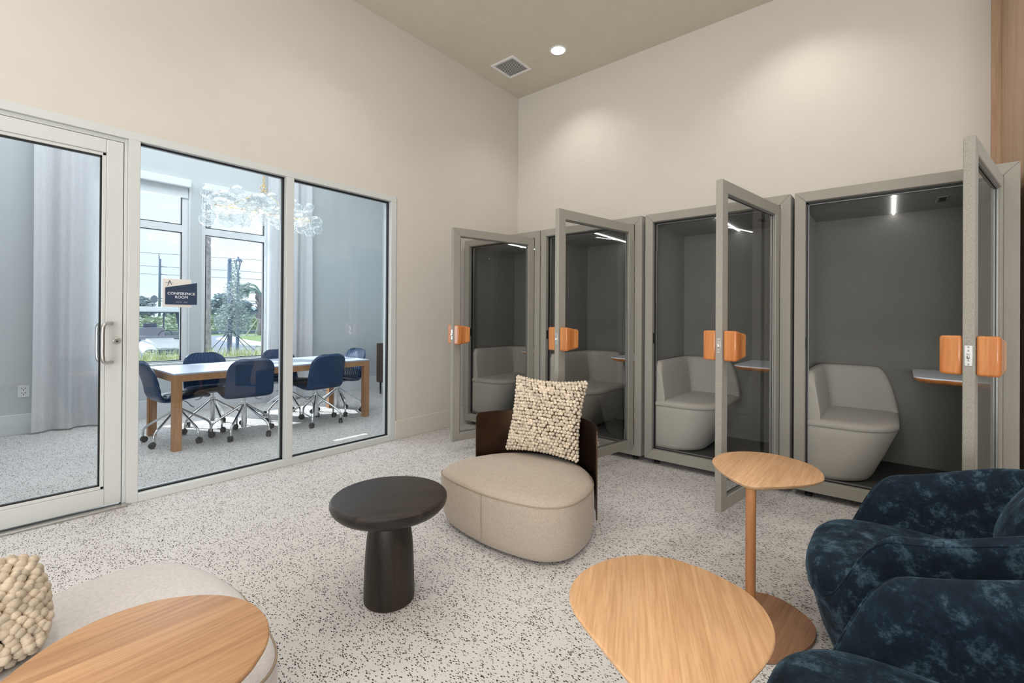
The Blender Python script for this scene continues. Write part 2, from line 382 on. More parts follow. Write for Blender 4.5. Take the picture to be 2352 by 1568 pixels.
bm = B(); box(bm, XP, XP+.018, 2.95, YB, 0, .2); struct('baseboard_left', bm, MT['base'], bevel=.004)
# conference room walls
bm = B()
WY = ((1.10, 1.98), (2.12, 2.99)); Z0, Z1 = .68, 3.12
for a, b in ((-2.0, WY[0][0]), (WY[0][1], WY[1][0]), (WY[1][1], 5.15)): box(bm, XW-.18, XW, a, b, 0, ZC)
for a, b in WY: box(bm, XW-.18, XW, a, b, 0, Z0); box(bm, XW-.18, XW, a, b, Z1, ZC)
struct('wall_window', bm, MT['cwall'], 'cool grey conference room wall with windows')
bm = B(); box(bm, XW, XP-.14, YB, YB+.14, 0, ZC); struct('wall_end', bm, MT['cwall'])
bm = B(); box(bm, XW-.18, XP-.14, -2.1, -2.0, 0, ZC); struct('wall_side', bm, MT['cwall'])
bm = B(); box(bm, XP-.155, XP-.14, -2.0, YB, 2.58, ZC); box(bm, XP-.155, XP-.14, 2.96, YB, 0, 2.58); box(bm, XP-.155, XP-.14, -2.0, -.30, 0, 2.58); struct('wall_inner', bm, MT['cwall'])
bm = B(); box(bm, XW, XW+.018, -2, YB, 0, .22); struct('baseboard_window', bm, MT['cbase'], bevel=.004)
bm = B(); box(bm, XW+.018, XP-.155, YB-.018, YB, 0, .22); struct('baseboard_end', bm, MT['cbase'], bevel=.004)

# ------------------------------------------------------------------ exterior windows
for k, (a, b) in enumerate(WY):
    w = sroot('window_%d' % (k+1), (XW-.1, (a+b)/2, Z0), 'tall white window with transom, conference room')
    bm = B(); x0, x1 = XW-.10, XW-.03
    gl0, gl1 = a+.05, b-.085 if k == 0 else b-.05
    box(bm, x0, x1, a, gl0, Z0, Z1); box(bm, x0, x1, gl1, b, Z0, Z1)
    box(bm, x0, x1, gl0, gl1, Z0, .705); box(bm, x0, x1, gl0, gl1, 2.42, 2.52); box(bm, x0, x1, gl0, gl1, 2.93, Z1)
    box(bm, XW-.03, XW+.004, a, a+.012, Z0, Z1); box(bm, XW-.03, XW+.004, b-.012, b, Z0, Z1)
    struct('window_frame', bm, MT['wframe'], parent=w, bevel=.003)
    bm = B()
    for z0, z1 in ((.705, 2.42), (2.52, 2.93)):
        for s in ((gl0, gl0+.008, z0, z1), (gl1-.012, gl1, z0, z1), (gl0, gl1, z0, z0+.008), (gl0, gl1, z1-.010, z1)):
            box(bm, XW-.075, XW-.028, *s)
    struct('gasket', bm, MT['gasket'], parent=w)
    bm = B(); X = XW-.07
    quad(bm, (X, gl0, .705), (X, gl1, .705), (X, gl1, 2.42), (X, gl0, 2.42)); struct('pane', bm, MT['wpane'], parent=w)
    bm = B(); quad(bm, (X, gl0, 2.52), (X, gl1, 2.52), (X, gl1, 2.93), (X, gl0, 2.93)); struct('pane', bm, MT['wpane'], parent=w)
    bm = B(); box(bm, XW-.02, XW+.07, a+.005, b-.005, 3.02, Z1); struct('shade_cassette', bm, MT['wframe'], parent=w, bevel=.006)
    bm = B(); box(bm, XW-.022, XW-.018, a+.02, b-.02, 2.90, 3.02); box(bm, XW-.026, XW-.012, a+.02, b-.02, 2.885, 2.905); struct('roller_shade', bm, MT['shade'], parent=w)
    bm = B(); box(bm, XW-.03, XW+.03, a-.02, b+.02, Z0-.025, Z0); struct('window_sill', bm, MT['wframe'], parent=w, bevel=.004)

# ------------------------------------------------------------------ glass partition and door
xf0, xf1 = XP-.125, XP+.012
tr = sroot('trim_1', (XP, 1.3, 0), 'white metal frame of the glass partition')
def bar(nm, y0, y1, z0, z1, x0=xf0, x1=xf1, m='frame'):
    b = B(); box(b, x0, x1, y0, y1, z0, z1); return struct(nm, b, MT[m], parent=tr, bevel=.0025)
bar('head_rail', -.29, 2.95, 2.515, 2.572); bar('door_post', .735, .80, 0, 2.515); bar('mullion', 1.803, 1.868, .055, 2.515); bar('end_jamb', 2.885, 2.95, 0, 2.515); bar('bottom_rail', .80, 2.885, 0, .055); bar('hinge_jamb', -.29, -.225, 0, 2.515)
bar('door_stop', .716, .735, 0, 2.515, XP-.09, XP-.012); bar('door_stop', -.225, .716, 2.487, 2.515, XP-.09, XP-.012)
bar('threshold', -.225, .735, 0, .014, XP-.12, XP+.05, 'steel')
bm = B()
for a, b in ((.80, 1.803), (1.868, 2.885)):
    for s in ((a, a+.006, .055, 2.515), (b-.014, b, .055, 2.515), (a, b, .055, .066), (a, b, 2.502, 2.515)): box(bm, XP-.062, XP-.036, *s)
struct('gasket', bm, MT['gasket'], parent=tr)
for k, (a, b) in enumerate(((.80, 1.803), (1.868, 2.885))):
    bm = B(); X = XP-.05; quad(bm, (X, a, .055), (X, b, .055), (X, b, 2.515), (X, a, 2.515))
    o = struct('window_%d' % (k+3), bm, MT['pane'], ('large glass pane beside the door', 'large glass pane beside the wall end')[k])
# door_1
dr = sroot('door_1', (XP-.03, -.2, .02), 'white framed glass door of the conference room')
y0, y1, zz0, zz1 = -.215, .712, .022, 2.483; xd0, xd1 = XP-.055, XP-.008
bm = B()
box(bm, xd0, xd1, y0, y0+.105, zz0, zz1); box(bm, xd0, xd1, y1-.088, y1, zz0, zz1); box(bm, xd0, xd1, y0+.105, y1-.088, zz0, .135); box(bm, xd0, xd1, y0+.105, y1-.088, 2.392, zz1)
struct('leaf_frame', bm, MT['frame'], parent=dr, bevel=.003)
ga, gb = y0+.105, y1-.088
bm = B()
for s in ((gb-.022, gb, .135, 2.392), (ga, ga+.022, .135, 2.392), (ga, gb, .135, .157), (ga, gb, 2.37, 2.392)): box(bm, xd0+.004, xd1-.006, *s)
struct('glazing_bead', bm, MT['frame'], parent=dr, bevel=.004)
bm = B()
for s in ((gb-.030, gb-.022, .157, 2.37), (ga+.022, ga+.03, .157, 2.37), (ga, gb, .157, .165), (ga, gb, 2.36, 2.37)): box(bm, xd0+.012, xd1-.012, *s)
struct('gasket', bm, MT['gasket'], parent=dr)
bm = B(); X = XP-.035; quad(bm, (X, ga, .157), (X, gb, .157), (X, gb, 2.37), (X, ga, 2.37)); struct('pane', bm, MT['dpane'], parent=dr)
for s, xx in ((1, xd1), (-1, xd0)):
    bm = B(); yy = .655; za, zb = .985, 1.245; d = .075*s; e = -.055
    path = catmull([(xx, yy, zb), (xx+d*.55, yy+e*.5, zb+.002), (xx+d*.93, yy+e*.9, zb-.012), (xx+d, yy+e, zb-.06), (xx+d, yy+e, (za+zb)/2), (xx+d, yy+e, za+.06), (xx+d*.93, yy+e*.9, za+.012), (xx+d*.55, yy+e*.5, za-.002), (xx, yy, za)], 8)
    tube(bm, path, .0115, 14); struct('pull_handle', bm, MT['steel'], parent=dr, smooth=180)
bm = B(); rr = lambda r, x: [(x, .683+r*math.cos(2*PI*i/28), 1.128+r*math.sin(2*PI*i/28)) for i in range(28)]
loft(bm, [rr(.021, xd1-.002), rr(.021, xd1+.006), rr(.016, xd1+.010), rr(.006, xd1+.010)]); lk = struct('lock_cylinder', bm, MT['steel'], parent=dr, smooth=35)
bm = B(); loft(bm, [[(x, .683+.0065*math.cos(2*PI*i/16), 1.124+.0065*math.sin(2*PI*i/16)) for i in range(16)] for x in (xd1+.008, xd1+.0112)]); struct('keyhole', bm, MT['slot'], parent=lk)

# sign
sg = thing('room_sign', 'navy and white CONFERENCE ROOM sign mounted on the glass beside the door', 'sign', (XP-.04, 1.02, 1.36))
bm = B(); box(bm, XP-.048, XP-.040, .922, 1.096, 1.362, 1.567); obj('backing_panel', bm, MT['signw'], sg, bevel=.001)
bm = B(); x = XP-.040
pts = [(.936, 1.382), (1.130, 1.382), (1.130, 1.545), (.936, 1.503)]
loft(bm, [[(xx, a, b) for a, b in pts] for xx in (x, x+.008)]); obj('name_panel', bm, MT['navy'], sg)
def put_text(nm, txt, size, y, z, mat, sx=1.0, root=sg, xx=XP-.0318):
    b = text_bm(txt, size); m = Matrix(((0, 0, 1, xx), (sx, 0, 0, y), (0, 1, 0, z), (0, 0, 0, 1)))
    bmesh.ops.transform(b, matrix=m, verts=b.verts); return obj(nm, b, mat, root)
put_text('lettering', 'CONFERENCE', .0262, 1.033, 1.453, MT['ink'], 1.02); put_text('lettering', 'ROOM', .0262, 1.033, 1.427, MT['ink'], 1.02)
bm = B()
for k, (dy, dz) in enumerate([(i*.0042+(.01 if i > 8 else 0), (.002 if (i*7) % 3 else -.002)) for i in range(15)]): box(bm, XP-.032, XP-.0305, .998+dy, 1.0+dy, 1.398+dz, 1.4005+dz)
obj('braille_dots', bm, MT['ink'], sg)
bm = B(); xa = XP-.0395
for (ya, za, yb, zb, r) in ((.951, 1.517, .963, 1.555, .0018), (.963, 1.555, .974, 1.524, .0014), (.937, 1.538, .983, 1.536, .0011)): tube(bm, [(xa, ya, za), (xa, yb, zb)], r, 6)
obj('logo_mark', bm, MT['inkb'], sg)

sg.scale = (1, 1.0225, 1.0225); sg.location = (XP-.04, 1.043, 1.3614)
# ------------------------------------------------------------------ ceiling fittings
dl = thing('downlight', 'round lit recessed downlight in the textured ceiling', 'light', (-2.961, 4.383, ZC))
bm = B(); loft(bm, [circle(-2.961, 4.383, ZC, .098, 40), circle(-2.961, 4.383, ZC-.006, .096, 40), circle(-2.961, 4.383, ZC-.008, .082, 40), circle(-2.961, 4.383, ZC-.002, .078, 40)], cap0=False, cap1=False); obj('trim_ring', bm, MT['plate'], dl, smooth=40)
bm = B(); loft(bm, [circle(-2.961, 4.383, ZC-.003, .079, 40), circle(-2.961, 4.383, ZC-.004, .05, 40)], cap0=False); obj('lens', bm, MT['lens'], dl)
vt = thing('ceiling_vent', 'square white louvred air vent in the ceiling corner', 'vent', (-3.605, 4.32, ZC))
bm = B()
for s in ((-3.785, -3.43, 4.13, 4.165), (-3.785, -3.43, 4.47, 4.505), (-3.785, -3.75, 4.165, 4.47), (-3.465, -3.43, 4.165, 4.47)): box(bm, *s, ZC-.012, ZC)
obj('vent_frame', bm, MT['plate'], vt, bevel=.003)
bm = B(); box(bm, -3.75, -3.465, 4.165, 4.47, ZC-.002, ZC-.0005); obj('dark_duct', bm, MT['slot'], vt)
bm = B()
for i in range(14):
    y = 4.172+i*.0218; hexa(bm, [(-3.75, y, ZC-.012), (-3.465, y, ZC-.012), (-3.465, y+.013, ZC-.008), (-3.75, y+.013, ZC-.008), (-3.75, y, ZC-.010), (-3.465, y, ZC-.010), (-3.465, y+.013, ZC-.006), (-3.75, y+.013, ZC-.006)])
obj('louvre_slats', bm, MT['plate'], vt)
ot = thing('wall_outlet', 'white double power outlet low on the conference room wall', 'outlet', (XW, .45, .465))
bm = B(); box(bm, XW, XW+.006, .405, .495, .40, .53); obj('cover_plate', bm, MT['plate'], ot, bevel=.002)
for z in (.49, .44):
    bm = B()
    for dy, dz in ((-.012, .008), (.012, .008), (0, -.010)): box(bm, XW+.005, XW+.0068, .45+dy-.0035, .45+dy+.0035, z+dz-.006, z+dz+.005)
    obj('socket', bm, MT['slot'], ot)

# ------------------------------------------------------------------ phone booths
def seat_plan(xr, yf, yb, r, xl=.045, n=10):
    p = [(xl, yf)] + [(xr-r+r*math.sin(PI/2*i/n), yf+r-r*math.cos(PI/2*i/n)) for i in range(n+1)] + [(xr, yb), (xl, yb)]
    return p
def booth(cx, ang, words, first):
    t = thing('phone_booth', words[0], 'phone booth', (cx, 3.94, 0), 0)
    H, W2, D = 2.235, .566, 1.03
    o = lambda nm, bm, m, p=t, **k: obj(nm, bm, MT[m], p, world=False, **k)
    bm = B(); box(bm, -W2, -W2+.03, .06, D, .05, H); box(bm, W2-.03, W2, .06, D, .05, H); box(bm, -W2+.03, W2-.03, .06, D, H-.03, H); box(bm, -W2+.03, W2-.03, D-.03, D, .05, H-.03); box(bm, -W2+.03, W2-.03, .06, D-.03, .05, .12); o('shell', bm, 'felt')
    bm = B(); fi = .497
    xo = [-W2, W2]; zo = [.05, H]; zi = [.135, 2.163]
    # mitred front frame
    def ring(y): return [(-W2, y, .05), (W2, y, .05), (W2, y, H), (-W2, y, H)], [(-fi, y, zi[0]), (fi, y, zi[0]), (fi, y, zi[1]), (-fi, y, zi[1])]
    oa, ia = ring(0); ob, ib = ring(.06)
    for i in range(4):
        j = (i+1) % 4
        hexa(bm, [oa[i], oa[j], ia[j], ia[i], ob[i], ob[j], ib[j], ib[i]])
    o('front_frame', bm, 'felt', bevel=.004)
    bm = B()
    for s in ((-fi, -fi+.011, zi[0], zi[1]), (fi-.011, fi, zi[0], zi[1]), (-fi, fi, zi[0], zi[0]+.006), (-fi, fi, zi[1]-.013, zi[1])): box(bm, s[0], s[1], .045, .075, s[2], s[3])
    o('rubber_seal', bm, 'gasket')
    bm = B()
    for s in ((-fi+.011, -fi+.015, zi[0]+.004, zi[1]-.012), (fi-.015, fi-.011, zi[0]+.004, zi[1]-.012), (-fi+.011, fi-.011, zi[0]+.005, zi[0]+.010), (-fi+.011, fi-.011, zi[1]-.017, zi[1]-.013)): box(bm, s[0], s[1], .062, .085, s[2], s[3])
    o('metal_edge', bm, 'silver')
    bm = B(); q = .53
    box(bm, -q-.005, -q, .076, .92, .14, 2.17); box(bm, q, q+.005, .076, .92, .14, 2.17); box(bm, -q, q, .915, .92, .14, 2.17); box(bm, -q, q, .076, .915, 2.166, 2.171)
    box(bm, -q, -fi+.011, .076, .08, .14, 2.166); box(bm, fi-.011, q, .076, .08, .14, 2.166)
    o('lining', bm, 'lining')
    bm = B(); box(bm, -q, q, .062, .915, .12, .14); o('floor_mat', bm, 'mat')
    bm = B(); box(bm, -.007, .007, .14, .905, 2.160, 2.167); o('led_strip', bm, 'led')
    bm = B(); box(bm, .235, .30, .42, .62, 2.160, 2.167); v = o('air_vent', bm, 'silver', bevel=.004)
    bm = B(); box(bm, .25, .285, .44, .57, 2.158, 2.1605); o('vent_slot', bm, 'slot', v)
    # desk
    xl, xr_, yf, yb, r = .108, .53, .165, .914, .15
    pl = [(xl+.01, yb), (xl, yf+r)] + [(xl+r-r*math.cos(PI/2*i/8), yf+r-r*math.sin(PI/2*i/8)+.03*math.sin(PI/2*i/8)) for i in range(1, 9)] + [((xl+r+xr_)/2, yf+.005), (xr_, yf+.02), (xr_, yb)]
    def off(p, d):
        cx0, cy0 = .42, .75; out = []
        for a, b in p:
            va, vb = a-cx0, b-cy0; L = math.hypot(va, vb)
            k = d/L if (b < yb-.001 and a < xr_-.001) else 0
            out.append((a-va*k, b-vb*k))
        return out
    bm = B(); loft(bm, [[(a, b, z) for a, b in off(pl, d)] for z, d in ((.904, .0), (.912, .002))]); dk = o('wall_desk', bm, 'laminate')
    bm = B(); loft(bm, [[(a, b, z) for a, b in off(pl, d)] for z, d in ((.872, .05), (.880, .03), (.897, .002), (.904, 0))]); o('desk_edge', bm, 'cherry', dk, smooth=50)
    bm = B(); box(bm, -fi-.002, -fi+.002, .018, .042, 1.08, 1.17); o('strike_plate', bm, 'slot')
    for sx in (-1, 1):
        for yy in (.08, .92):
            bm = B(); cyl(bm, sx*.48, yy, 0, .018, .025, 16); cyl(bm, sx*.48, yy, .018, .05, .009, 10); o('foot', bm, 'black')
    # door, hinged on the right
    d = bpy.data.objects.new('door', None); COL.objects.link(d); d.parent = t; d.location = (.497, -.004, 0); d.rotation_euler = (0, 0, math.radians(ang)); d.empty_display_size = .1
    Lw, Tk, sw, za, zb = .985, .043, .078, .12, 2.157
    bm = B()
    def dring(y): return [(-Lw, y, za), (0, y, za), (0, y, zb), (-Lw, y, zb)], [(-Lw+sw, y, za+sw), (-sw, y, za+sw), (-sw, y, zb-sw), (-Lw+sw, y, zb-sw)]
    oa, ia = dring(0); ob, ib = dring(Tk)
    for i in range(4):
        j = (i+1) % 4; hexa(bm, [oa[i], oa[j], ia[j], ia[i], ob[i], ob[j], ib[j], ib[i]])
    # frame mesh is the door itself
    df = obj('door_frame', bm, MT['felt'], d, world=False, bevel=.004)
    bm = B()
    for s in ((-Lw+sw, -Lw+sw+.009, za+sw, zb-sw), (-sw-.009, -sw, za+sw, zb-sw), (-Lw+sw, -sw, za+sw, za+sw+.009), (-Lw+sw, -sw, zb-sw-.009, zb-sw)):
        box(bm, s[0], s[1], .012, .02, s[2], s[3]); box(bm, s[0], s[1], .026, .033, s[2], s[3])
    obj('glazing_bead', bm, MT['silver'], d, world=False)
    bm = B(); quad(bm, (-Lw+sw, .0225, za+sw), (-sw, .0225, za+sw), (-sw, .0225, zb-sw), (-Lw+sw, .0225, zb-sw)); obj('pane', bm, MT['bpane'], d, world=False)
    for s in (1, -1):
        f0 = -.0005 if s == 1 else Tk+.0005; pr = .088*(-s)
        bm = B(); a, b, c = -Lw+.008, -Lw+.038, -Lw+.150; zc = 1.137
        pts = [(a, f0, zc-.094), (c, f0, zc-.080), (c, f0, zc+.080), (a, f0, zc+.094), (a, f0+pr*.92, zc-.094), (c-.01, f0+pr, zc-.070), (c-.01, f0+pr, zc+.070), (a, f0+pr*.92, zc+.094)]
        hexa(bm, pts); obj('handle', bm, MT['cherry'], d, world=False, bevel=.013, seg=3)
    bm = B(); box(bm, -Lw-.0015, -Lw+.002, .008, .036, 1.09, 1.185); lp = obj('latch_plate', bm, MT['steel'], d, world=False, bevel=.001)
    bm = B(); box(bm, -Lw-.010, -Lw-.001, .016, .028, 1.122, 1.150); bolt = obj('latch_bolt', bm, MT['chrome'], d, world=False, bevel=.004)
    for z in (1.097, 1.115, 1.160, 1.177):
        bm = B(); cylx = [(-Lw-.0028, .022+.004*math.cos(2*PI*i/12), z+.004*math.sin(2*PI*i/12)) for i in range(12)]; loft(bm, [[(x+.002, y, zz) for x, y, zz in cylx], cylx])
        obj('screw', bm, MT['chrome'], d, world=False)
    if words[2]:
        b = text_bm('ZEN', .045); bmesh.ops.transform(b, matrix=Matrix(((-1, 0, 0, -.5), (0, 0, 1, .0215), (0, 1, 0, .215), (0, 0, 0, 1))), verts=b.verts); obj('lettering', b, MT['ink'], d, world=False)
    # bench seat
    s = thing('booth_seat', words[1], 'seat', (cx-W2, 3.94, .14))
    so = lambda nm, bm, m='seatf', **k: obj(nm, bm, MT[m], s, world=False, **k)
    bm = B(); rings = []
    for z, xr, yf, r in ((0, .40, .10, .22), (.012, .435, .075, .24), (.04, .455, .066, .25), (.2, .525, .064, .26), (.33, .578, .064, .26), (.372, .594, .066, .26), (.378, .590, .070, .26)): rings.append([(a, b, z) for a, b in seat_plan(xr, yf, .905, r)])
    loft(bm, rings); so('seat_base', bm, smooth=50)
    bm = B(); rings = []
    for z, dd in ((.378, .004), (.386, -.004), (.405, -.006), (.420, .004), (.430, .022), (.434, .06)): rings.append([(a, b, z) for a, b in seat_plan(.596-dd, .062+dd, .905, max(.1, .26-dd))])
    loft(bm, rings); so('seat_cushion', bm, smooth=60)
    # L-shaped backrest
    path = [(.045, .075)] + [(.045, .075+.02*i) for i in range(1, 3)]+[(.045, .2), (.045, .4), (.045, .6)]
    rc = .16
    for i in range(1, 9):
        a = PI/2*i/9; path.append((.045+rc-rc*math.cos(a), .905-rc+rc*math.sin(a)))
    path += [(.045+rc, .905)]+[(.045+rc+(.60-.045-rc)*k, .905) for k in (.3, .55, .68, .76, .83, .89, .94, .975, 1.0)]
    Ls = [0]
    for p, q_ in zip(path, path[1:]): Ls.append(Ls[-1]+math.hypot(q_[0]-p[0], q_[1]-p[1]))
    T = Ls[-1]; rings = []
    for i, (x, y) in enumerate(path):
        x0, y0 = path[max(0, i-1)]; x1, y1 = path[min(len(path)-1, i+1)]
        L = math.hypot(x1-x0, y1-y0); tx, ty = (x1-x0)/L, (y1-y0)/L; nx, ny = ty, -tx
        u = Ls[i]; h = .355
        if u < .04: h = .355*(.86+.14*math.sin(PI/2*u/.04))
        e = T-u
        if e < .16: h = .02+.335*(1-(1-e/.16)**2.6)
        zb_ = .425; sec = []
        for off_, kz in ((.0, 0), (.0, .9), (.012, .98), (.035, 1.0), (.058, .985), (.072, .94), (.085, .75), (.10, .4), (.112, .12), (.112, 0)):
            sec.append((x+nx*off_, y+ny*off_, zb_+h*kz))
        rings.append(sec)
    bm = B(); loft(bm, rings); so('backrest', bm, smooth=60)
    return t
BW = [('grey felt phone booth nearest the room corner, fourth from the wood wall', 'grey lounge seat inside the booth nearest the room corner', False),
      ('grey felt phone booth whose open glass door stands behind the low beige chair', 'grey lounge seat inside the booth behind the low beige chair', True),
      ('grey felt phone booth behind the small raised oak side table', 'grey lounge seat inside the booth behind the small oak side table', False),
      ('wide open grey felt phone booth next to the oak clad wall', 'grey lounge seat inside the booth next to the oak clad wall', False)]
for cx, a, w in zip((-3.449, -2.304, -1.140, .017), (76, 79.5, 81.5, 77.5), BW): booth(cx, a, w, None)

# ------------------------------------------------------------------ pebble side tables
def pebble_table(label, outline, ztop, th, col, base_pts, mat, cr=.021, grain=0, loc=None):
    cx = sum(p[0] for p in outline)/len(outline); cy = sum(p[1] for p in outline)/len(outline)
    t = thing('side_table', label, 'table', (col[0], col[1], 0), 0)
    pts = [(p.x, p.y) for p in catmull([(a, b, 0) for a, b in outline], 5, True)]
    def ins(d):
        out = []; n = len(pts)
        for i in range(n):
            a, b = pts[i-1], pts[(i+1) % n]; tx, ty = b[0]-a[0], b[1]-a[1]; L = math.hypot(tx, ty) or 1
            nx, ny = -ty/L, tx/L
            if (cx-pts[i][0])*nx+(cy-pts[i][1])*ny < 0: nx, ny = -nx, -ny
            out.append((pts[i][0]+nx*d, pts[i][1]+ny*d))
        return out
    c, s = math.cos(grain), math.sin(grain)
    def R(ring, z): return [((x-cx)*c+(y-cy)*s, -(x-cx)*s+(y-cy)*c, z) for x, y in ring]
    bm = B(); loft(bm, [R(ins(.022), ztop-th), R(ins(.012), ztop-th+.001), R(ins(.003), ztop-th*.6), R(ins(0), ztop-.005), R(ins(.0015), ztop-.0015), R(ins(.004), ztop)])
    o = obj('tabletop', bm, mat, t, world=False, smooth=38); o.location = (cx-col[0], cy-col[1], 0); o.rotation_euler = (0, 0, grain)
    bm = B(); cyl(bm, 0, 0, .015, ztop-th, cr, 28); obj('column', bm, MT['oakz'], t, world=False, smooth=40)
    bp = [(p.x, p.y) for p in catmull([(a, b, 0) for a, b in base_pts], 6, True)]
    bx = sum(p[0] for p in bp)/len(bp); by = sum(p[1] for p in bp)/len(bp); g2 = grain-.08
    c, s = math.cos(g2), math.sin(g2)
    def R2(k, z): return [((x-bx)*k*c+(y-by)*k*s, -(x-bx)*k*s+(y-by)*k*c, z) for x, y in bp]
    bm = B(); loft(bm, [R2(.985, 0), R2(1, .003), R2(1, .010), R2(.992, .0155)]); o = obj('base_plate', bm, MT['walnut'], t, world=False, smooth=38); o.location = (bx-col[0], by-col[1], 0); o.rotation_euler = (0, 0, g2)
    return t
k = (1.3-.576)/(1.3-.54)
small = [(-0.701, 2.462), (-0.71, 2.56), (-0.691, 2.654), (-0.627, 2.742), (-0.545, 2.791), (-0.461, 2.799), (-0.376, 2.771), (-0.301, 2.718), (-0.252, 2.633), (-0.23, 2.54), (-0.236, 2.48), (-0.265, 2.413), (-0.317, 2.34), (-0.375, 2.276), (-0.435, 2.218), (-0.468, 2.202), (-0.50, 2.212), (-0.571, 2.268), (-0.645, 2.355)]
pebble_table('small oak pebble side table on a slim column, in front of the third booth', small, .576, .022, (-.475, 2.245), [(-.66, 2.16), (-.60, 2.32), (-.48, 2.405), (-.40, 2.42), (-.335, 2.395), (-.27, 2.344), (-.235, 2.28), (-.232, 2.18), (-.265, 2.07), (-.311, 1.99), (-.36, 1.945), (-.45, 1.94), (-.57, 2.01)], MT['oak'], grain=1.57)
big = [(-.644, 1.02), (-.67, 1.075), (-.678, 1.142), (-.670, 1.20), (-.648, 1.261), (-.611, 1.316), (-.568, 1.353), (-.508, 1.378), (-.44, 1.384), (-.374, 1.374), (-.297, 1.345), (-.25, 1.303), (-.221, 1.258), (-.203, 1.209), (-.196, 1.157), (-.198, 1.110), (-.208, 1.05), (-.222, .99), (-.243, .925), (-.275, .868), (-.325, .842), (-.393, .858), (-.488, .908), (-.56, .948), (-.61, .982)]
pebble_table('broad oak pebble table in front of the blue velvet chairs', big, .576, .022, (-.36, .99), [(-.56, .93), (-.53, 1.06), (-.44, 1.15), (-.33, 1.14), (-.25, 1.03), (-.235, .90), (-.29, .80), (-.40, .77), (-.51, .82)], MT['oak2'], grain=2.01)
left = [(-1.245, .05), (-1.28, .084), (-1.312, .127), (-1.333, .177), (-1.338, .238), (-1.322, .302), (-1.287, .354), (-1.248, .392), (-1.204, .419), (-1.148, .437), (-1.097, .441), (-1.052, .436), (-1.013, .423), (-.981, .406), (-.955, .382), (-.93, .352), (-.905, .30), (-.893, .22), (-.905, .12), (-.935, .02), (-.985, -.06), (-1.05, -.09), (-1.12, -.065), (-1.18, -.015)]
left = [(a*1.087, b*1.087) for a, b in left]
pebble_table('oak pebble table standing over the near beige chair by the camera', left, .576, .022, (-1.06, .0), [(-1.17, .05), (-1.13, .17), (-1.03, .22), (-.91, .19), (-.84, .08), (-.85, -.06), (-.93, -.14), (-1.05, -.14), (-1.14, -.06)], MT['oak3'], grain=1.555)

# ------------------------------------------------------------------ dark mushroom table
mt = thing('pedestal_table', 'round black-stained wooden mushroom table on a thick tapered pedestal', 'table', (-1.784, 1.276, 0))
bm = B(); lathe(bm, [(.10, .388), (.16, .392), (.205, .402), (.238, .418), (.257, .438), (.263, .456), (.261, .470), (.254, .477), (.249, .478), (.02, .478)], 0, 0, 72); o = obj('tabletop', bm, MT['dark'], mt, world=False, smooth=32); o.rotation_euler = (0, 0, .95)
bm = B(); lathe(bm, [(.108, 0), (.114, .006), (.114, .05), (.112, .12), (.109, .2), (.105, .26), (.099, .31), (.092, .35), (.086, .375), (.082, .392)], 0, 0, 48); obj('pedestal', bm, MT['darkz'], mt, world=False, smooth=40)

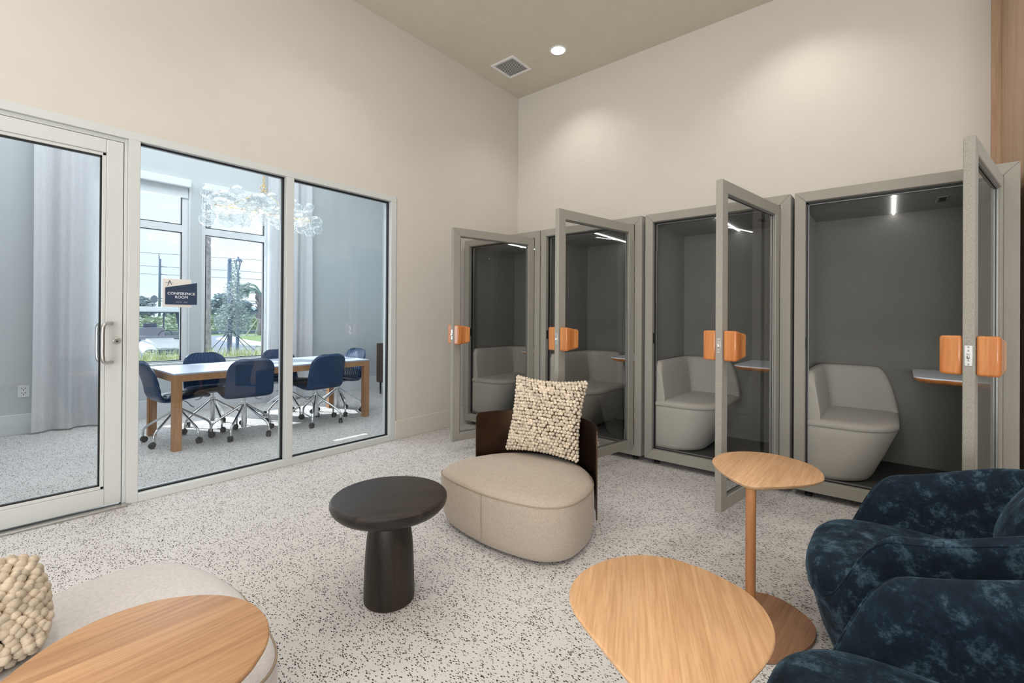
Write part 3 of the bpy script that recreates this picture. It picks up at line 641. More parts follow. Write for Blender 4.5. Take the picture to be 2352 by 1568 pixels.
# ------------------------------------------------------------------ low lounge chairs
SEAT = [(-2.153, 1.925), (-2.006, 1.882), (-1.875, 1.864), (-1.748, 1.853), (-1.572, 1.864), (-1.42, 1.896), (-1.335, 1.952), (-1.285, 2.04), (-1.280, 2.155), (-1.302, 2.284), (-1.352, 2.40), (-1.44, 2.51), (-1.57, 2.60), (-1.72, 2.645), (-1.87, 2.635), (-2.02, 2.565), (-2.13, 2.45), (-2.20, 2.30), (-2.235, 2.15), (-2.222, 2.01)]
LC = (-1.76, 2.25)
def lounge(label, loc, rz, fab, cut=0):
    t = thing('lounge_chair', label, 'chair', loc, rz)
    S = [Vector((p.x-LC[0], p.y-LC[1], 0)) for p in catmull([(a, b, 0) for a, b in SEAT], 6, True)]
    def ring(k, z, dy=0): return [(p.x*k, p.y*k+dy, z) for p in S]
    bm = B(); loft(bm, [ring(.90, .018, .02), ring(.935, .02, .02), ring(.962, .035, .018), ring(.985, .08, .012), ring(1.004, .16, .006), ring(1.010, .23, .003), ring(1.006, .29, 0), ring(.998, .318, 0), ring(.975, .322, 0)])
    obj('seat_base', bm, fab, t, world=False, smooth=60)
    bm = B(); loft(bm, [ring(.97, .318), ring(.992, .322), ring(.978, .335), ring(.94, .347), ring(.86, .357), ring(.7, .364), ring(.45, .368), ring(.15, .369)]); obj('seat_cushion', bm, fab, t, world=False, smooth=70)
    bm = B(); tube(bm, ring(.999, .3205), .0035, 8, True); obj('piping', bm, MT['welt'], t, world=False, smooth=180)
    bm = B()
    x, y = -.385, -.382
    for (xa, ya) in ((.012, -.3975),): tube(bm, [(xa*1.006, ya*1.004, .06), (xa*1.01, ya*1.01, .2), (xa, ya*1.006, .318)], .0016, 6)
    obj('side_seam', bm, MT['welt'], t, world=False)
    bm = B(); loft(bm, [ring(.84, 0, .03), ring(.84, .02, .03)]); obj('plinth', bm, MT['black'], t, world=False)
    pp = [(-2.232, 2.31), (-2.175, 2.47), (-2.07, 2.585), (-1.90, 2.665), (-1.73, 2.685), (-1.56, 2.645), (-1.42, 2.54), (-1.33, 2.40)]
    P = catmull([(a-LC[0], b-LC[1], 0) for a, b in pp[cut:]], 8)
    ds = [0]
    for a, b in zip(P, P[1:]): ds.append(ds[-1]+(b-a).length)
    T = ds[-1]; bm = B(); rr = .03; rings = []
    # finer sampling near the ends for the rounded corners
    us = [0, .003, .008, .016, .03]+[T*i/40 for i in range(2, 39)]+[T-.03, T-.016, T-.008, T-.003, T]
    def at(u):
        for i in range(len(ds)-1):
            if ds[i+1] >= u-1e-9:
                f = (u-ds[i])/(ds[i+1]-ds[i]); p = P[i].lerp(P[i+1], f); tg = (P[i+1]-P[i]).normalized(); return p, Vector((-tg.y, tg.x, 0))
        return P[-1], Vector((0, 1, 0))
    for u in us:
        p, nrm = at(u); e = min(u, T-u); h = .635-(rr-math.sqrt(max(0, rr*rr-(rr-e)**2)) if e < rr else 0)
        w = nrm*.004
        rings.append([tuple(p-w+Vector((0, 0, z))) for z in (.11, .3, .5, h-.002)]+[tuple(p+w+Vector((0, 0, z))) for z in (h-.002, .5, .3, .11)])
    loft(bm, rings); obj('back_panel', bm, MT['bronze'], t, world=False, smooth=45)
    return t
lounge('low beige lounge chair with curved dark bronze back, facing the camera', (LC[0], LC[1], 0), 0, MT['linen'])
lounge('pale low lounge chair in the near corner, half hidden under an oak table', (-1.745, .24, 0), PI+.06, MT['linenl'], 3).scale = (1.03, 1, 1)

# ------------------------------------------------------------------ knitted cushions
def bobble_cushion(label, c, ux, vx, W, Hh, T, n, r, rnd=0):
    ux = Vector(ux).normalized(); vx = Vector(vx); vx = (vx-ux*vx.dot(ux)).normalized(); nx = ux.cross(vx).normalized()
    t = thing('cushion', label, 'cushion', (c[0], c[1], c[2]))
    rng = random.Random(int(n*13))
    def P(u, v, side, add=0):
        if rnd: u, v = u*math.sqrt(1-rnd*v*v/2), v*math.sqrt(1-rnd*u*u/2)
        e = max(0, (1-abs(u)**2.6))**.55*max(0, (1-abs(v)**2.6))**.55
        pinch = 1-.10*(1-abs(v)**2)*abs(u)**2-.0
        pinch2 = 1-.10*(1-abs(u)**2)*abs(v)**2
        return ux*(u*W/2*pinch)+vx*(v*Hh/2*pinch2)+nx*(side*(T*e*.5+add))
    bm = B(); N = 20
    for side in (1, -1):
        g = [[bm.verts.new(P(-1+2*i/N, -1+2*j/N, side, -.004)) for i in range(N+1)] for j in range(N+1)]
        for j in range(N):
            for i in range(N): bm.faces.new((g[j][i], g[j][i+1], g[j+1][i+1], g[j+1][i]))
    bmesh.ops.remove_doubles(bm, verts=bm.verts, dist=.0045); obj('ground_cloth', bm, MT['knitd'], t, world=False, smooth=180)
    bm = B()
    for side in (1, -1):
        for j in range(n):
            for i in range(n):
                u = -1+2*(i+.5*(j % 2)+.25+rng.uniform(-.17, .17))/n; v = -1+2*(j+.5+rng.uniform(-.17, .17))/n
                if abs(u) > 1 or abs(v) > 1: continue
                p = P(u, v, side, r*.3); rr = r*rng.uniform(.85, 1.1)
                rot = Matrix.Rotation(rng.uniform(0, PI), 3, 'Z') @ Matrix.Rotation(rng.uniform(-.6, .6), 3, 'X')
                ball(bm, p+nx*rng.uniform(-.002, .003)*side, rr, 2, (1.06, .96, 1), rot)
    for k_ in range(n):
        for (u, v) in ((-1+2*(k_+.5)/n, -1), (-1+2*(k_+.5)/n, 1), (-1, -1+2*(k_+.5)/n), (1, -1+2*(k_+.5)/n)):
            ball(bm, P(u, v, 0), r*rng.uniform(.85, 1.1), 1)
    obj('knit_bobbles', bm, MT['knit'], t, world=False, smooth=180)
    return t
bl, br, tl = Vector((-2.095, 2.458, .373)), Vector((-1.560, 2.525, .373)), Vector((-2.075, 2.60, .86))
ctr = (br+tl)/2
bobble_cushion('square cream bobble-knit cushion leaning on the bronze chair back', (ctr.x, ctr.y, ctr.z+.012), br-bl, tl-bl, .545, .515, .15, 23, .0127)
bobble_cushion('chunky cream knit cushion on the near pale chair', (-1.850, -.060, .487), Vector((.1, -.995, 0)), Vector((-.62, -.138, .76)), .50, .31, .15, 18, .0148, .75)

# ------------------------------------------------------------------ velvet tub chairs
def tub_chair(label, loc):
    t = thing('tub_chair', label, 'chair', loc)
    a, b = .435, .405       # half depth (x), half width (y); faces -x
    N = 96
    def plan(k, off=0, n=2.7):
        out = []
        for i in range(N):
            th = 2*PI*i/N; c, s = math.cos(th), math.sin(th)
            x = (abs(c)**(2/n))*(1 if c > 0 else -1); y = (abs(s)**(2/n))*(1 if s > 0 else -1)
            out.append((x*(a*k-off), y*(b*k-off)))
        return out
    def sm(x): x = max(0, min(1, x)); return x*x*(3-2*x)
    P1 = plan(1)
    def h(i):
        x, y = P1[i]
        up = sm((x+.425)/.26)      # rises behind the front edge
        side = sm((abs(y)-.27)/.11) if x < -.2 else 1
        return .335+(.285*up + .115*sm((x+.22)/.5))*max(side, sm((x+.30)/.1))
    Hh = [h(i) for i in range(N)]
    def ring(k, off, zf): r = plan(k, off); return [(r[i][0], r[i][1], zf(Hh[i])) for i in range(N)]
    rings = [ring(.70, 0, lambda q: .035), ring(.76, 0, lambda q: .037), ring(.82, 0, lambda q: .07), ring(.90, 0, lambda q: .16), ring(.965, 0, lambda q: .27), ring(.995, 0, lambda q: max(.31, q*.62)), ring(1.0, 0, lambda q: q-.035), ring(1.0, .004, lambda q: q-.016), ring(1.0, .016, lambda q: q-.003), ring(1.0, .030, lambda q: q), ring(1.0, .046, lambda q: q-.006), ring(1.0, .060, lambda q: q-.022), ring(1.0, .085, lambda q: q-.10 if q > .4 else q-.03), ring(1.0, .11, lambda q: .30), ring(1.0, .16, lambda q: .27)]
    bm = B(); loft(bm, rings); obj('shell', bm, MT['velvet'], t, world=False, smooth=180)
    bm = B(); path = ring(1.0, .006, lambda q: q-.014); tube(bm, path, .0042, 8, True); obj('piping', bm, MT['velvet'], t, world=False, smooth=180)
    # seat cushion
    def cush(k, z, dx=0):
        out = []
        for i in range(64):
            th = 2*PI*i/64; c, s = math.cos(th), math.sin(th)
            x = (abs(c)**(2/3.2))*(1 if c > 0 else -1)*.355; y = (abs(s)**(2/3.2))*(1 if s > 0 else -1)*.318
            out.append((x*k-.085+dx, y*k, z+.012*(-x/.36)*0))
        return out
    bm = B(); loft(bm, [cush(.9, .285), cush(.98, .30), cush(1.0, .335), cush(.995, .37), cush(.965, .402), cush(.90, .424), cush(.78, .438), cush(.55, .448), cush(.2, .452)]); obj('seat_cushion', bm, MT['velvet'], t, world=False, smooth=180)
    bm = B(); cyl(bm, 0, 0, 0, .036, .27, 40, .29); obj('plinth', bm, MT['black'], t, world=False, smooth=40)
    return t
A = tub_chair('navy velvet tub chair farther from the camera, with a scatter cushion', (.18, 2.25, 0))
Bc = copy_tree(A); Bc.location = (.195, 1.23, 0); Bc['label'] = 'navy velvet tub chair nearest the camera beside the broad oak table'
bm = B()
vc = thing('scatter_cushion', 'navy velvet scatter cushion leaning inside the farther tub chair', 'cushion', (.375, 2.25, .62))
def vpil(u, v, s):
    e = max(0, 1-abs(u)**2.4)**.6*max(0, 1-abs(v)**2.4)**.6
    p = Vector((s*.075*e, u*.21*(1-.06*(1-v*v)*abs(u)), v*.17*(1-.06*(1-u*u)*abs(v))))
    return Matrix.Rotation(.42, 3, 'Y') @ p
N = 24
for s in (1, -1):
    g = [[bm.verts.new(vpil(-1+2*i/N, -1+2*j/N, s)) for i in range(N+1)] for j in range(N+1)]
    for j in range(N):
        for i in range(N): bm.faces.new((g[j][i], g[j][i+1], g[j+1][i+1], g[j+1][i]))
bmesh.ops.remove_doubles(bm, verts=bm.verts, dist=.002); obj('cushion_cover', bm, MT['velvet'], vc, world=False, smooth=180)

# ------------------------------------------------------------------ conference table
ct = thing('conference_table', 'long conference table with pale top and oak frame behind the glass', 'table', (-5.75, 2.35, 0))
TX0, TX1, TY0, TY1 = -6.22, -5.26, 1.30, 3.43
bm = B(); box(bm, TX0+.004, TX1-.004, TY0+.004, TY1-.004, .728, .745); obj('tabletop', bm, MT['tbltop'], ct, bevel=.003)
bm = B(); box(bm, TX0, TX1, TY0, TY0+.03, .665, .728); box(bm, TX0, TX1, TY1-.03, TY1, .665, .728); box(bm, TX0, TX0+.03, TY0+.03, TY1-.03, .665, .728); box(bm, TX1-.03, TX1, TY0+.03, TY1-.03, .665, .728); box(bm, TX0+.03, TX1-.03, TY0+.03, TY1-.03, .712, .727); obj('apron', bm, MT['tblwood'], ct)
for x in (TX0, TX1-.075):
    for y in (TY0, TY1-.075):
        bm = B(); box(bm, x+.0005, x+.0755, y+.0005, y+.0745, 0, .727); obj('leg', bm, MT['tblwoodz'], ct, bevel=.003)

# ------------------------------------------------------------------ conference chairs (face +y in local space)
def make_chair():
    t = thing('office_chair', '-', 'chair', (0, 0, 0))
    prof = catmull([(0, .225, .452), (0, .20, .472), (0, .05, .468), (0, -.10, .452), (0, -.185, .458), (0, -.222, .51), (0, -.244, .60), (0, -.285, .72), (0, -.333, .815), (0, -.352, .848)], 8)
    L = [0]
    for p, q in zip(prof, prof[1:]): L.append(L[-1]+(q-p).length)
    T = L[-1]; split = 32
    def half(u):
        s = u/T
        w = .222+.012*math.sin(PI*min(1, s*1.1))
        e = T-u
        if e < .13: w *= math.sqrt(max(.0, 1-((.13-e)/.13)**2))*.5+.5
        if u < .05: w *= .9+.1*u/.05
        return w
    def strip(i0, i1, th, pleat):
        bm = B(); rings = []; M_ = 30
        for i in range(i0, i1+1):
            p = prof[i]; a = prof[max(0, i-1)]; b = prof[min(len(prof)-1, i+1)]; tg = (b-a).normalized(); nr = Vector((0, tg.z, -tg.y))
            if nr.z < 0 and i < 20: nr = -nr
            nr = Vector((0, -tg.z, tg.y)) if Vector((0, -tg.z, tg.y)).dot(Vector((0, .5, .5))) > 0 else Vector((0, tg.z, -tg.y))
            w = half(L[i]); front = []; back = []
            for j in range(M_+1):
                s = -1+2*j/M_; curl = (.03*max(0, (L[i]/T-.4))*abs(s)**2)*2
                q = p+Vector((s*w, 0, 0))+Vector((0, 1, 0))*curl
                edge = math.sqrt(max(0, 1-abs(s)**6))
                front.append(tuple(q+nr*(th*.5*edge+(pleat*math.sin(s*34+math.sin(i*.9)*.8)*edge if pleat else 0))))
                back.append(tuple(q-nr*(th*.5*edge)))
            rings.append(front+list(reversed(back[1:-1])))
        loft(bm, rings); return bm
    obj('seat', strip(0, split, .048, .0035), MT['leather'], t, world=False, smooth=60)
    obj('backrest', strip(split, len(prof)-1, .042, .0045), MT['leather'], t, world=False, smooth=60)
    bm = B(); cyl(bm, 0, 0, .30, .43, .014, 16); cyl(bm, 0, 0, .425, .44, .09, 20); obj('gas_lift', bm, MT['chrome'], t, world=False, smooth=40)
    bm = B(); cyl(bm, 0, 0, .085, .355, .027, 20); cyl(bm, 0, 0, .352, .360, .029, 20); obj('column', bm, MT['chrome'], t, world=False, smooth=40)
    bm = B(); tube(bm, catmull([(.02, .02, .425), (.11, .05, .40), (.15, .07, .365), (.20, .08, .36)], 4), .005, 6); obj('height_lever', bm, MT['steel'], t, world=False, smooth=180)
    for k_ in range(5):
        a = 2*PI*k_/5+.3; c, s = math.cos(a), math.sin(a)
        bm = B(); path = catmull([(.02*c, .02*s, .33), (.12*c, .12*s, .262), (.23*c, .23*s, .19), (.285*c, .285*s, .15), (.305*c, .305*s, .11), (.307*c, .307*s, .062)], 5); tube(bm, path, .0115, 10); lg = obj('base_leg', bm, MT['chrome'], t, world=False, smooth=180)
        bm = B(); b2 = a+k_*1.3; ux = Vector((math.cos(b2), math.sin(b2), 0)); wx = Vector((-ux.y, ux.x, 0)); cc = Vector((.307*c, .307*s, .030))+ux*.012
        for sgn in (-1, 1):
            R_ = []
            for d_, r_ in ((.005, .026), (.008, .0295), (.018, .0295), (.022, .024)):
                R_.append([tuple(cc+wx*sgn*d_+(ux*math.cos(2*PI*q/20)+Vector((0, 0, 1))*math.sin(2*PI*q/20))*r_) for q in range(20)])
            loft(bm, R_)
        cyl(bm, .307*c, .307*s, .03, .066, .010, 10); obj('caster', bm, MT['black'], lg, world=False, smooth=40)
    return t
c0 = make_chair()
CH = [((-5.74, 1.46), .05, 'navy leather swivel chair at the near short end of the conference table'),
      ((-5.47, 2.0), PI/2-.10, 'navy leather swivel chair on the near long side, closer to the door'),
      ((-5.44, 2.80), PI/2+.05, 'navy leather swivel chair on the near long side, next to the mullion'),
      ((-6.06, 1.88), -PI/2, 'navy leather swivel chair on the window side in front of the first window'),
      ((-6.05, 2.74), -PI/2+.05, 'navy leather swivel chair on the window side, partly behind the mullion'),
      ((-5.76, 3.27), PI+.12, 'navy leather swivel chair at the far short end with a ruched back')]
for i, ((x, y), rz, lb) in enumerate(CH):
    o = c0 if i == 0 else copy_tree(c0)
    o.location = (x, y, 0); o.rotation_euler = (0, 0, rz); o['label'] = lb; o['group'] = 'swivel chairs around the conference table'

# ------------------------------------------------------------------ credenza, curtains
cr = thing('credenza', 'dark stained wooden credenza on slim legs at the conference room end wall', 'cabinet', (-6.0, 4.76, 0))
bm = B(); box(bm, -6.72, -5.2, 4.52, 4.97, .20, .855); obj('carcass', bm, MT['cred'], cr, bevel=.004)
for i in range(3):
    bm = B(); box(bm, -6.705+i*.497, -6.705+i*.497+.49, 4.508, 4.52, .22, .84); obj('door', bm, MT['cred'], cr, bevel=.002)
for x in (-6.66, -5.26):
    for y in (4.56, 4.93):
        bm = B(); cyl(bm, x, y, 0, .20, .011, 14, .019); obj('leg', bm, MT['black'], cr, smooth=40)
def curtain(label, y0, y1, waves, ztop, amp, seed):
    rng = random.Random(seed); bm = B(); N = 120; rows = []
    ph = rng.uniform(0, 6)
    for z in [.02, .06, .3, .8, 1.5, 2.4, 3.3, ztop]:
        r = []; f = (ztop-z)/ztop
        for i in range(N+1):
            s = i/N; w = math.sin(s*waves*2*PI+ph)+.35*math.sin(s*waves*4.6*PI+ph*2+f)
            y = y0+(y1-y0)*s+.02*f*math.sin(s*7+z*.5)
            r.append((XW+.10+amp*w*(.55+.45*f), y, z))
        rows.append(r)
    loft(bm, rows, closed=False, cap0=False, cap1=False)
    return tag(obj('curtain', bm, MT['curtain'], smooth=180), label, 'curtain')
curtain('white sheer curtain hanging behind the glass door', .50, 1.13, 2.3, 3.9, .05, 3)
curtain('white sheer curtain hanging right of the second window', 2.94, 3.60, 2.6, 3.9, .045, 5)

# ------------------------------------------------------------------ chandelier
cd = thing('chandelier', 'cluster chandelier of swirled clear glass bubbles with brass chain over the table', 'chandelier', (-5.8, 2.32, 2.85))
rng = random.Random(11)
bm = B(); tube(bm, [(-5.8, 2.32, 2.86), (-5.8, 2.32, 2.80)], .006, 8); tube(bm, [(-5.8, 1.80, 2.54), (-5.8, 2.86, 2.54)], .007, 8); tube(bm, [(-5.8, 2.32, 2.80), (-5.8, 1.95, 2.56)], .004, 8); tube(bm, [(-5.8, 2.32, 2.80), (-5.8, 2.69, 2.56)], .004, 8)
for i in range(9): tube(bm, [(-5.8+(.07 if i % 2 else -.07), 1.80+i*.1325, 2.54), (-5.8-(.07 if i % 2 else -.07), 1.80+i*.1325, 2.54)], .004, 6)
obj('brass_frame', bm, MT['brass'], cd, smooth=180)
bm = B(); z = 2.87; i = 0
while z < ZC-.03:
    pts = [(-5.8+(.013*math.cos(2*PI*q/12) if i % 2 else 0), 2.32+(0 if i % 2 else .013*math.cos(2*PI*q/12)), z+.022*math.sin(2*PI*q/12)) for q in range(12)]
    tube(bm, pts, .003, 6, True); z += .036; i += 1
obj('chain', bm, MT['brass'], cd, smooth=180)
bm = B(); pts = [(-5.8, 2.32+.035*math.cos(2*PI*q/20), 2.835+.035*math.sin(2*PI*q/20)) for q in range(20)]; tube(bm, pts, .004, 6, True); obj('ring', bm, MT['brass'], cd, smooth=180)
gl = []
for i in range(900):
    y = rng.uniform(1.72, 2.93); zc = 2.53+.10*math.cos((y-2.32)*1.6)*.3; x = -5.8+rng.uniform(-.17, .17); zz = zc+rng.uniform(-.17, .15); r = rng.choice((.058, .066, .075, .085))
    if all((x-a)**2+(y-b)**2+(zz-c)**2 > (.68*(r+d))**2 for a, b, c, d in gl): gl.append((x, y, zz, r))
    if len(gl) >= 62: break
gl.append((-5.72, 2.22, 2.655, .085))
for x, y, zz, r in gl:
    bm = B(); bmesh.ops.create_uvsphere(bm, u_segments=28, v_segments=18, radius=r); o = obj('glass_globe', bm, MT['globe'], cd, world=False, smooth=180)
    o.location = Vector((x, y, zz))-cd.location; o.rotation_euler = (rng.uniform(0, 3), rng.uniform(0, 3), rng.uniform(0, 3))
for i in range(8):
    bm = B(); ball(bm, (-5.8+(.06 if i % 2 else -.06), 1.85+i*.137, 2.545), .017, 2); obj('bulb', bm, MT['bulb'], cd, smooth=180)

# ------------------------------------------------------------------ outdoors
GZ = -.27
bm = B(); quad(bm, (-140, -60, GZ-.03), (-7.5, -60, GZ-.03), (-7.5, 90, GZ-.03), (-140, 90, GZ-.03)); struct('ground', bm, MT['lawn'], 'lawn outside')
bm = B(); quad(bm, (-40, -30, GZ-.01), (-12.5, -30, GZ-.01), (-12.5, 60, GZ-.01), (-44, 60, GZ-.01)); struct('road', bm, MT['asphalt'], 'pale asphalt driveway outside')
bm = B(); P = catmull([(-35.5, 11.2, 0), (-33, 10.7, 0), (-28, 10.0, 0), (-24.7, 9.8, 0), (-21, 10.5, 0), (-20, 13, 0), (-24, 17, 0), (-32, 20, 0), (-38, 18, 0), (-38, 13, 0)], 6, True)
loft(bm, [[(p.x, p.y, GZ-.01) for p in P], [(p.x, p.y, GZ+.06) for p in P]]); struct('kerb', bm, MT['concrete'], 'curved pale kerb of the traffic island')
bm = B(); cxy = Vector((-29, 14.2, 0)); loft(bm, [[((p.x-cxy.x)*.84-.2+cxy.x-1, (p.y-cxy.y)*.78+cxy.y+.6, z) for p in P] for z in (GZ+.05, GZ+.09)]); struct('lawn', bm, MT['lawn'], 'grass traffic island')
bm = B(); box(bm, -46, -45.4, -30, 60, GZ, GZ+.25); struct('kerb', bm, MT['pole'])
def blades(name, rects, n, h0, h1, label, mat, rng):
    bm = B()
    for _ in range(n):
        x0, x1, y0, y1 = rng.choice(rects); x, y = rng.uniform(x0, x1), rng.uniform(y0, y1); a = rng.uniform(0, 2*PI); h = rng.uniform(h0, h1); l = rng.uniform(.1, .35); w = rng.uniform(.005, .010)
        dx, dy = math.cos(a), math.sin(a); px, py = -dy*w, dx*w
        v = [bm.verts.new(q) for q in ((x-px, y-py, GZ-.03), (x+px, y+py, GZ-.03), (x+dx*l*.4+px, y+dy*l*.4+py, GZ+h*.7), (x+dx*l*.4-px, y+dy*l*.4-py, GZ+h*.7), (x+dx*l, y+dy*l, GZ+h))]
        bm.faces.new((v[0], v[1], v[2], v[3])); bm.faces.new((v[3], v[2], v[4]))
    return tag(obj(name, bm, mat), label, 'grass', kind='stuff')
blades('ornamental_grass', [(-9.4, -8.0, .6, 2.1), (-9.4, -8.0, 2.0, 4.2)], 5200, .74, 1.10, 'arching yellow-green ornamental grass planted outside the windows', MT['grass'], random.Random(2))
def leafcloud(bm, c, r, n, s, rng, shape=None):
    for _ in range(n):
        while 1:
            p = Vector((rng.uniform(-1, 1), rng.uniform(-1, 1), rng.uniform(-1, 1)))
            if p.length <= 1 and (shape is None or rng.random() < shape(p)): break
        p = Vector((c[0]+p.x*r[0], c[1]+p.y*r[1], c[2]+p.z*r[2])); q = Matrix.Rotation(rng.uniform(0, 6.3), 3, 'Z') @ Matrix.Rotation(rng.uniform(0, 3), 3, 'X'); a = s*rng.uniform(.6, 1.3)
        bm.faces.new([bm.verts.new(p+q @ Vector(v)) for v in ((-a, 0, 0), (0, -a*.45, 0), (a, 0, 0), (0, a*.45, 0))])
# olive-like tree
rng = random.Random(21)
tr_ = thing('young_tree', 'young silvery-leaved tree held by black straps, centred in the second window', 'tree', (-20.94, 7.08, GZ))
bm = B(); tube(bm, catmull([(-20.94, 7.08, GZ-.05), (-20.92, 7.09, .6), (-20.9, 7.12, 1.4), (-20.87, 7.15, 2.0), (-20.85, 7.17, 2.6)], 4), .08, 10, radii=[.085]*9+[.08-.016*i for i in range(4)]+[.012]*4); obj('trunk', bm, MT['tbark'], tr_, smooth=180)
bm = B()
leafcloud(bm, (-20.9, 7.2, 1.15), (.62, .72, .75), 2600, .05, rng); leafcloud(bm, (-20.85, 7.2, 1.95), (.42, .46, .85), 1100, .05, rng); leafcloud(bm, (-20.8, 7.22, 2.85), (.16, .2, .8), 260, .05, rng)
obj('foliage', bm, MT['silverleaf'], tr_)
for a in (-.9, -.5, .6, .85):
    bm = B(); tube(bm, [(-20.92, 7.12, .75), (-20.92+abs(a)*.3, 7.12+a*1.15, GZ-.02)], .014, 6); obj('support_strap', bm, MT['slot'], tr_)
pt = thing('palm_tree', 'thick grey palm trunk close outside the second window', 'tree', (-10.92, 3.17, GZ))
bm = B(); tube(bm, [(-10.92, 3.17, z) for z in (GZ-.05, .1, .35, .7, 1.2, 2, 2.8, 3.6, 4.4)], .14, 20, radii=[.25, .23, .2, .175, .165, .16, .155, .15, .15]); obj('trunk', bm, MT['bark'], pt, smooth=180)
# sabal palm
sp = thing('sabal_palm', 'windblown sabal palm with crossed leaf bases on the grass island', 'tree', (-37.9, 15.1, GZ))
bm = B(); tube(bm, [(-37.9, 15.1, GZ), (-37.9, 15.1, 1.1)], .33, 14); obj('trunk', bm, MT['bark'], sp, smooth=180)
bm = B(); rng = random.Random(5)
for i in range(120):
    a = rng.uniform(0, 2*PI); z = rng.uniform(.9, 2.9); r = .26; p = Vector((-37.9+r*math.cos(a), 15.1+r*math.sin(a), z)); d = Vector((math.cos(a)*.22, math.sin(a)*.22, .38)); tube(bm, [p, p+d], .035, 5)
tube(bm, [(-37.9, 15.1, 1.0), (-37.9, 15.1, 3.0)], .26, 10); obj('leaf_bases', bm, MT['bark'], sp)
bm = B(); base = Vector((-37.9, 15.1, 3.0)); wind = Vector((-.55, -1.0, 0)).normalized()
for i in range(26):
    a = rng.uniform(0, 2*PI); d = (Vector((math.cos(a), math.sin(a), 0))*.5+wind*.9).normalized(); e = rng.uniform(.1, 1.2); stem = [base, base+d*.5+Vector((0, 0, e*.6)), base+d*1.1+Vector((0, 0, e*.75))]
    tube(bm, stem, .02, 5); tip = stem[-1]; sd = d.cross(Vector((0, 0, 1))).normalized()
    for q in range(13):
        f = -1+2*q/12; e1 = tip+d*(.9-.3*abs(f))+sd*f*.55+Vector((0, 0, -.35-.35*abs(f))); w = sd*.03
        bm.faces.new([bm.verts.new(v) for v in (tip, (tip+e1)/2+w+Vector((0, 0, .1)), e1, (tip+e1)/2-w+Vector((0, 0, .1)))])
obj('fronds', bm, MT['palmleaf'], sp)
for (dx, dy) in ((.9, -.6), (.6, -1.2)):
    bm = B(); tube(bm, [(-37.9, 14.85, 1.2), (-37.9+dx, 14.85+dy, GZ)], .05, 6); obj('timber_brace', bm, MT['stake'], sp)
# poles, lamp, wires
up_ = thing('utility_pole', 'tall weathered utility pole carrying wires, seen in the first window', 'pole', (-86.2, 19.5, GZ))
bm = B(); tube(bm, [(-86.2, 19.5, GZ), (-86.2, 19.5, 10.0)], .17, 10); tube(bm, [(-86.2, 19.42, 9.9), (-86.2, 19.36, 10.85)], .06, 8); obj('shaft', bm, MT['pole'], up_, smooth=180)
bm = B()
for z in (8.85, 7.65): tube(bm, [(-86.1, 19.6, z), (-86.0, 20.4, z-.05)], .06, 6)
obj('insulator', bm, MT['cartd'], up_)
bp_ = thing('bollard_pole', 'dark square post rising behind the young silvery tree', 'pole', (-26.72, 9.0, GZ))
bm = B(); box(bm, -26.80, -26.64, 8.94, 9.10, GZ, 4.1); obj('shaft', bm, MT['lamppost'], bp_); bm = B(); ball(bm, (-26.72, 9.02, 4.22), .10, 2, (1, 1, 1.3)); obj('finial', bm, MT['lamppost'], bp_, smooth=180)
lp = thing('street_lamp', 'lantern street lamp on a post beside the young silvery tree', 'lamp', (-23.1, 8.14, GZ))
bm = B(); cyl(bm, -23.1, 8.14, GZ, 3.15, .075, 12, .06); cyl(bm, -23.1, 8.14, 3.15, 3.42, .05, 10, .03); obj('post', bm, MT['pole'], lp, smooth=40)
bm = B()
for i in range(4):
    a = PI/4+PI/2*i; tube(bm, catmull([(-23.1+.06*math.cos(a), 8.14+.06*math.sin(a), 3.42), (-23.1+.09*math.cos(a), 8.14+.09*math.sin(a), 3.6), (-23.1+.15*math.cos(a), 8.14+.15*math.sin(a), 3.84)], 4), .018, 6)
lathe(bm, [(.01, 4.03), (.035, 4.02), (.03, 3.98), (.09, 3.93), (.19, 3.86), (.2, 3.83), (.15, 3.83)], -23.1, 8.14, 16); obj('lantern', bm, MT['lamppost'], lp, smooth=40)
for k_, (z, lb) in enumerate(((10.8, 'topmost thin power line crossing the sky'), (8.8, 'second highest power line crossing the sky'), (7.6, 'third highest power line crossing the sky'), (3.95, 'lower heavy cable, upper of the low pair'), (3.55, 'lowest cable crossing above the treetops'))):
    bm = B(); tube(bm, catmull([(-100, -16, z+.3), (-86.1, 19.6, z), (-72, 54, z-.4), (-60, 90, z)], 8), .035 if z > 5 else .06, 5); tag(obj('power_line', bm, MT['wire'], smooth=180), lb, 'cable', 'power lines across the sky')
ss = thing('street_sign', 'small round street sign seen from behind beside the utility pole', 'sign', (-62, 13.55, GZ))
bm = B(); tube(bm, [(-62, 13.55, GZ), (-62, 13.55, 2.9)], .06, 8); obj('post', bm, MT['roadsign'], ss, smooth=180)
bm = B(); box(bm, -62.05, -61.95, 13.2, 13.9, 2.2, 2.3); loft(bm, [[(x, 13.55+.32*math.cos(2*PI*i/20), 3.1+.42*math.sin(2*PI*i/20)) for i in range(20)] for x in (-62.03, -61.97)]); obj('sign_plate', bm, MT['roadsign'], ss)
wc = thing('car', 'small white car passing on the far road', 'car', (-68.3, 21.3, GZ-.03)); wc.rotation_euler = (0, 0, .35)
def carpoly(zs): return None
bm = B(); loft(bm, [[(x, -.85, z) for x, z in ((-2.1, .3), (2.1, .3), (2.15, .8), (1.9, .95), (-1.9, .98), (-2.15, .8))], [(x, .85, z) for x, z in ((-2.1, .3), (2.1, .3), (2.15, .8), (1.9, .95), (-1.9, .98), (-2.15, .8))]]); obj('body', bm, MT['carp'], wc, world=False, bevel=.08)
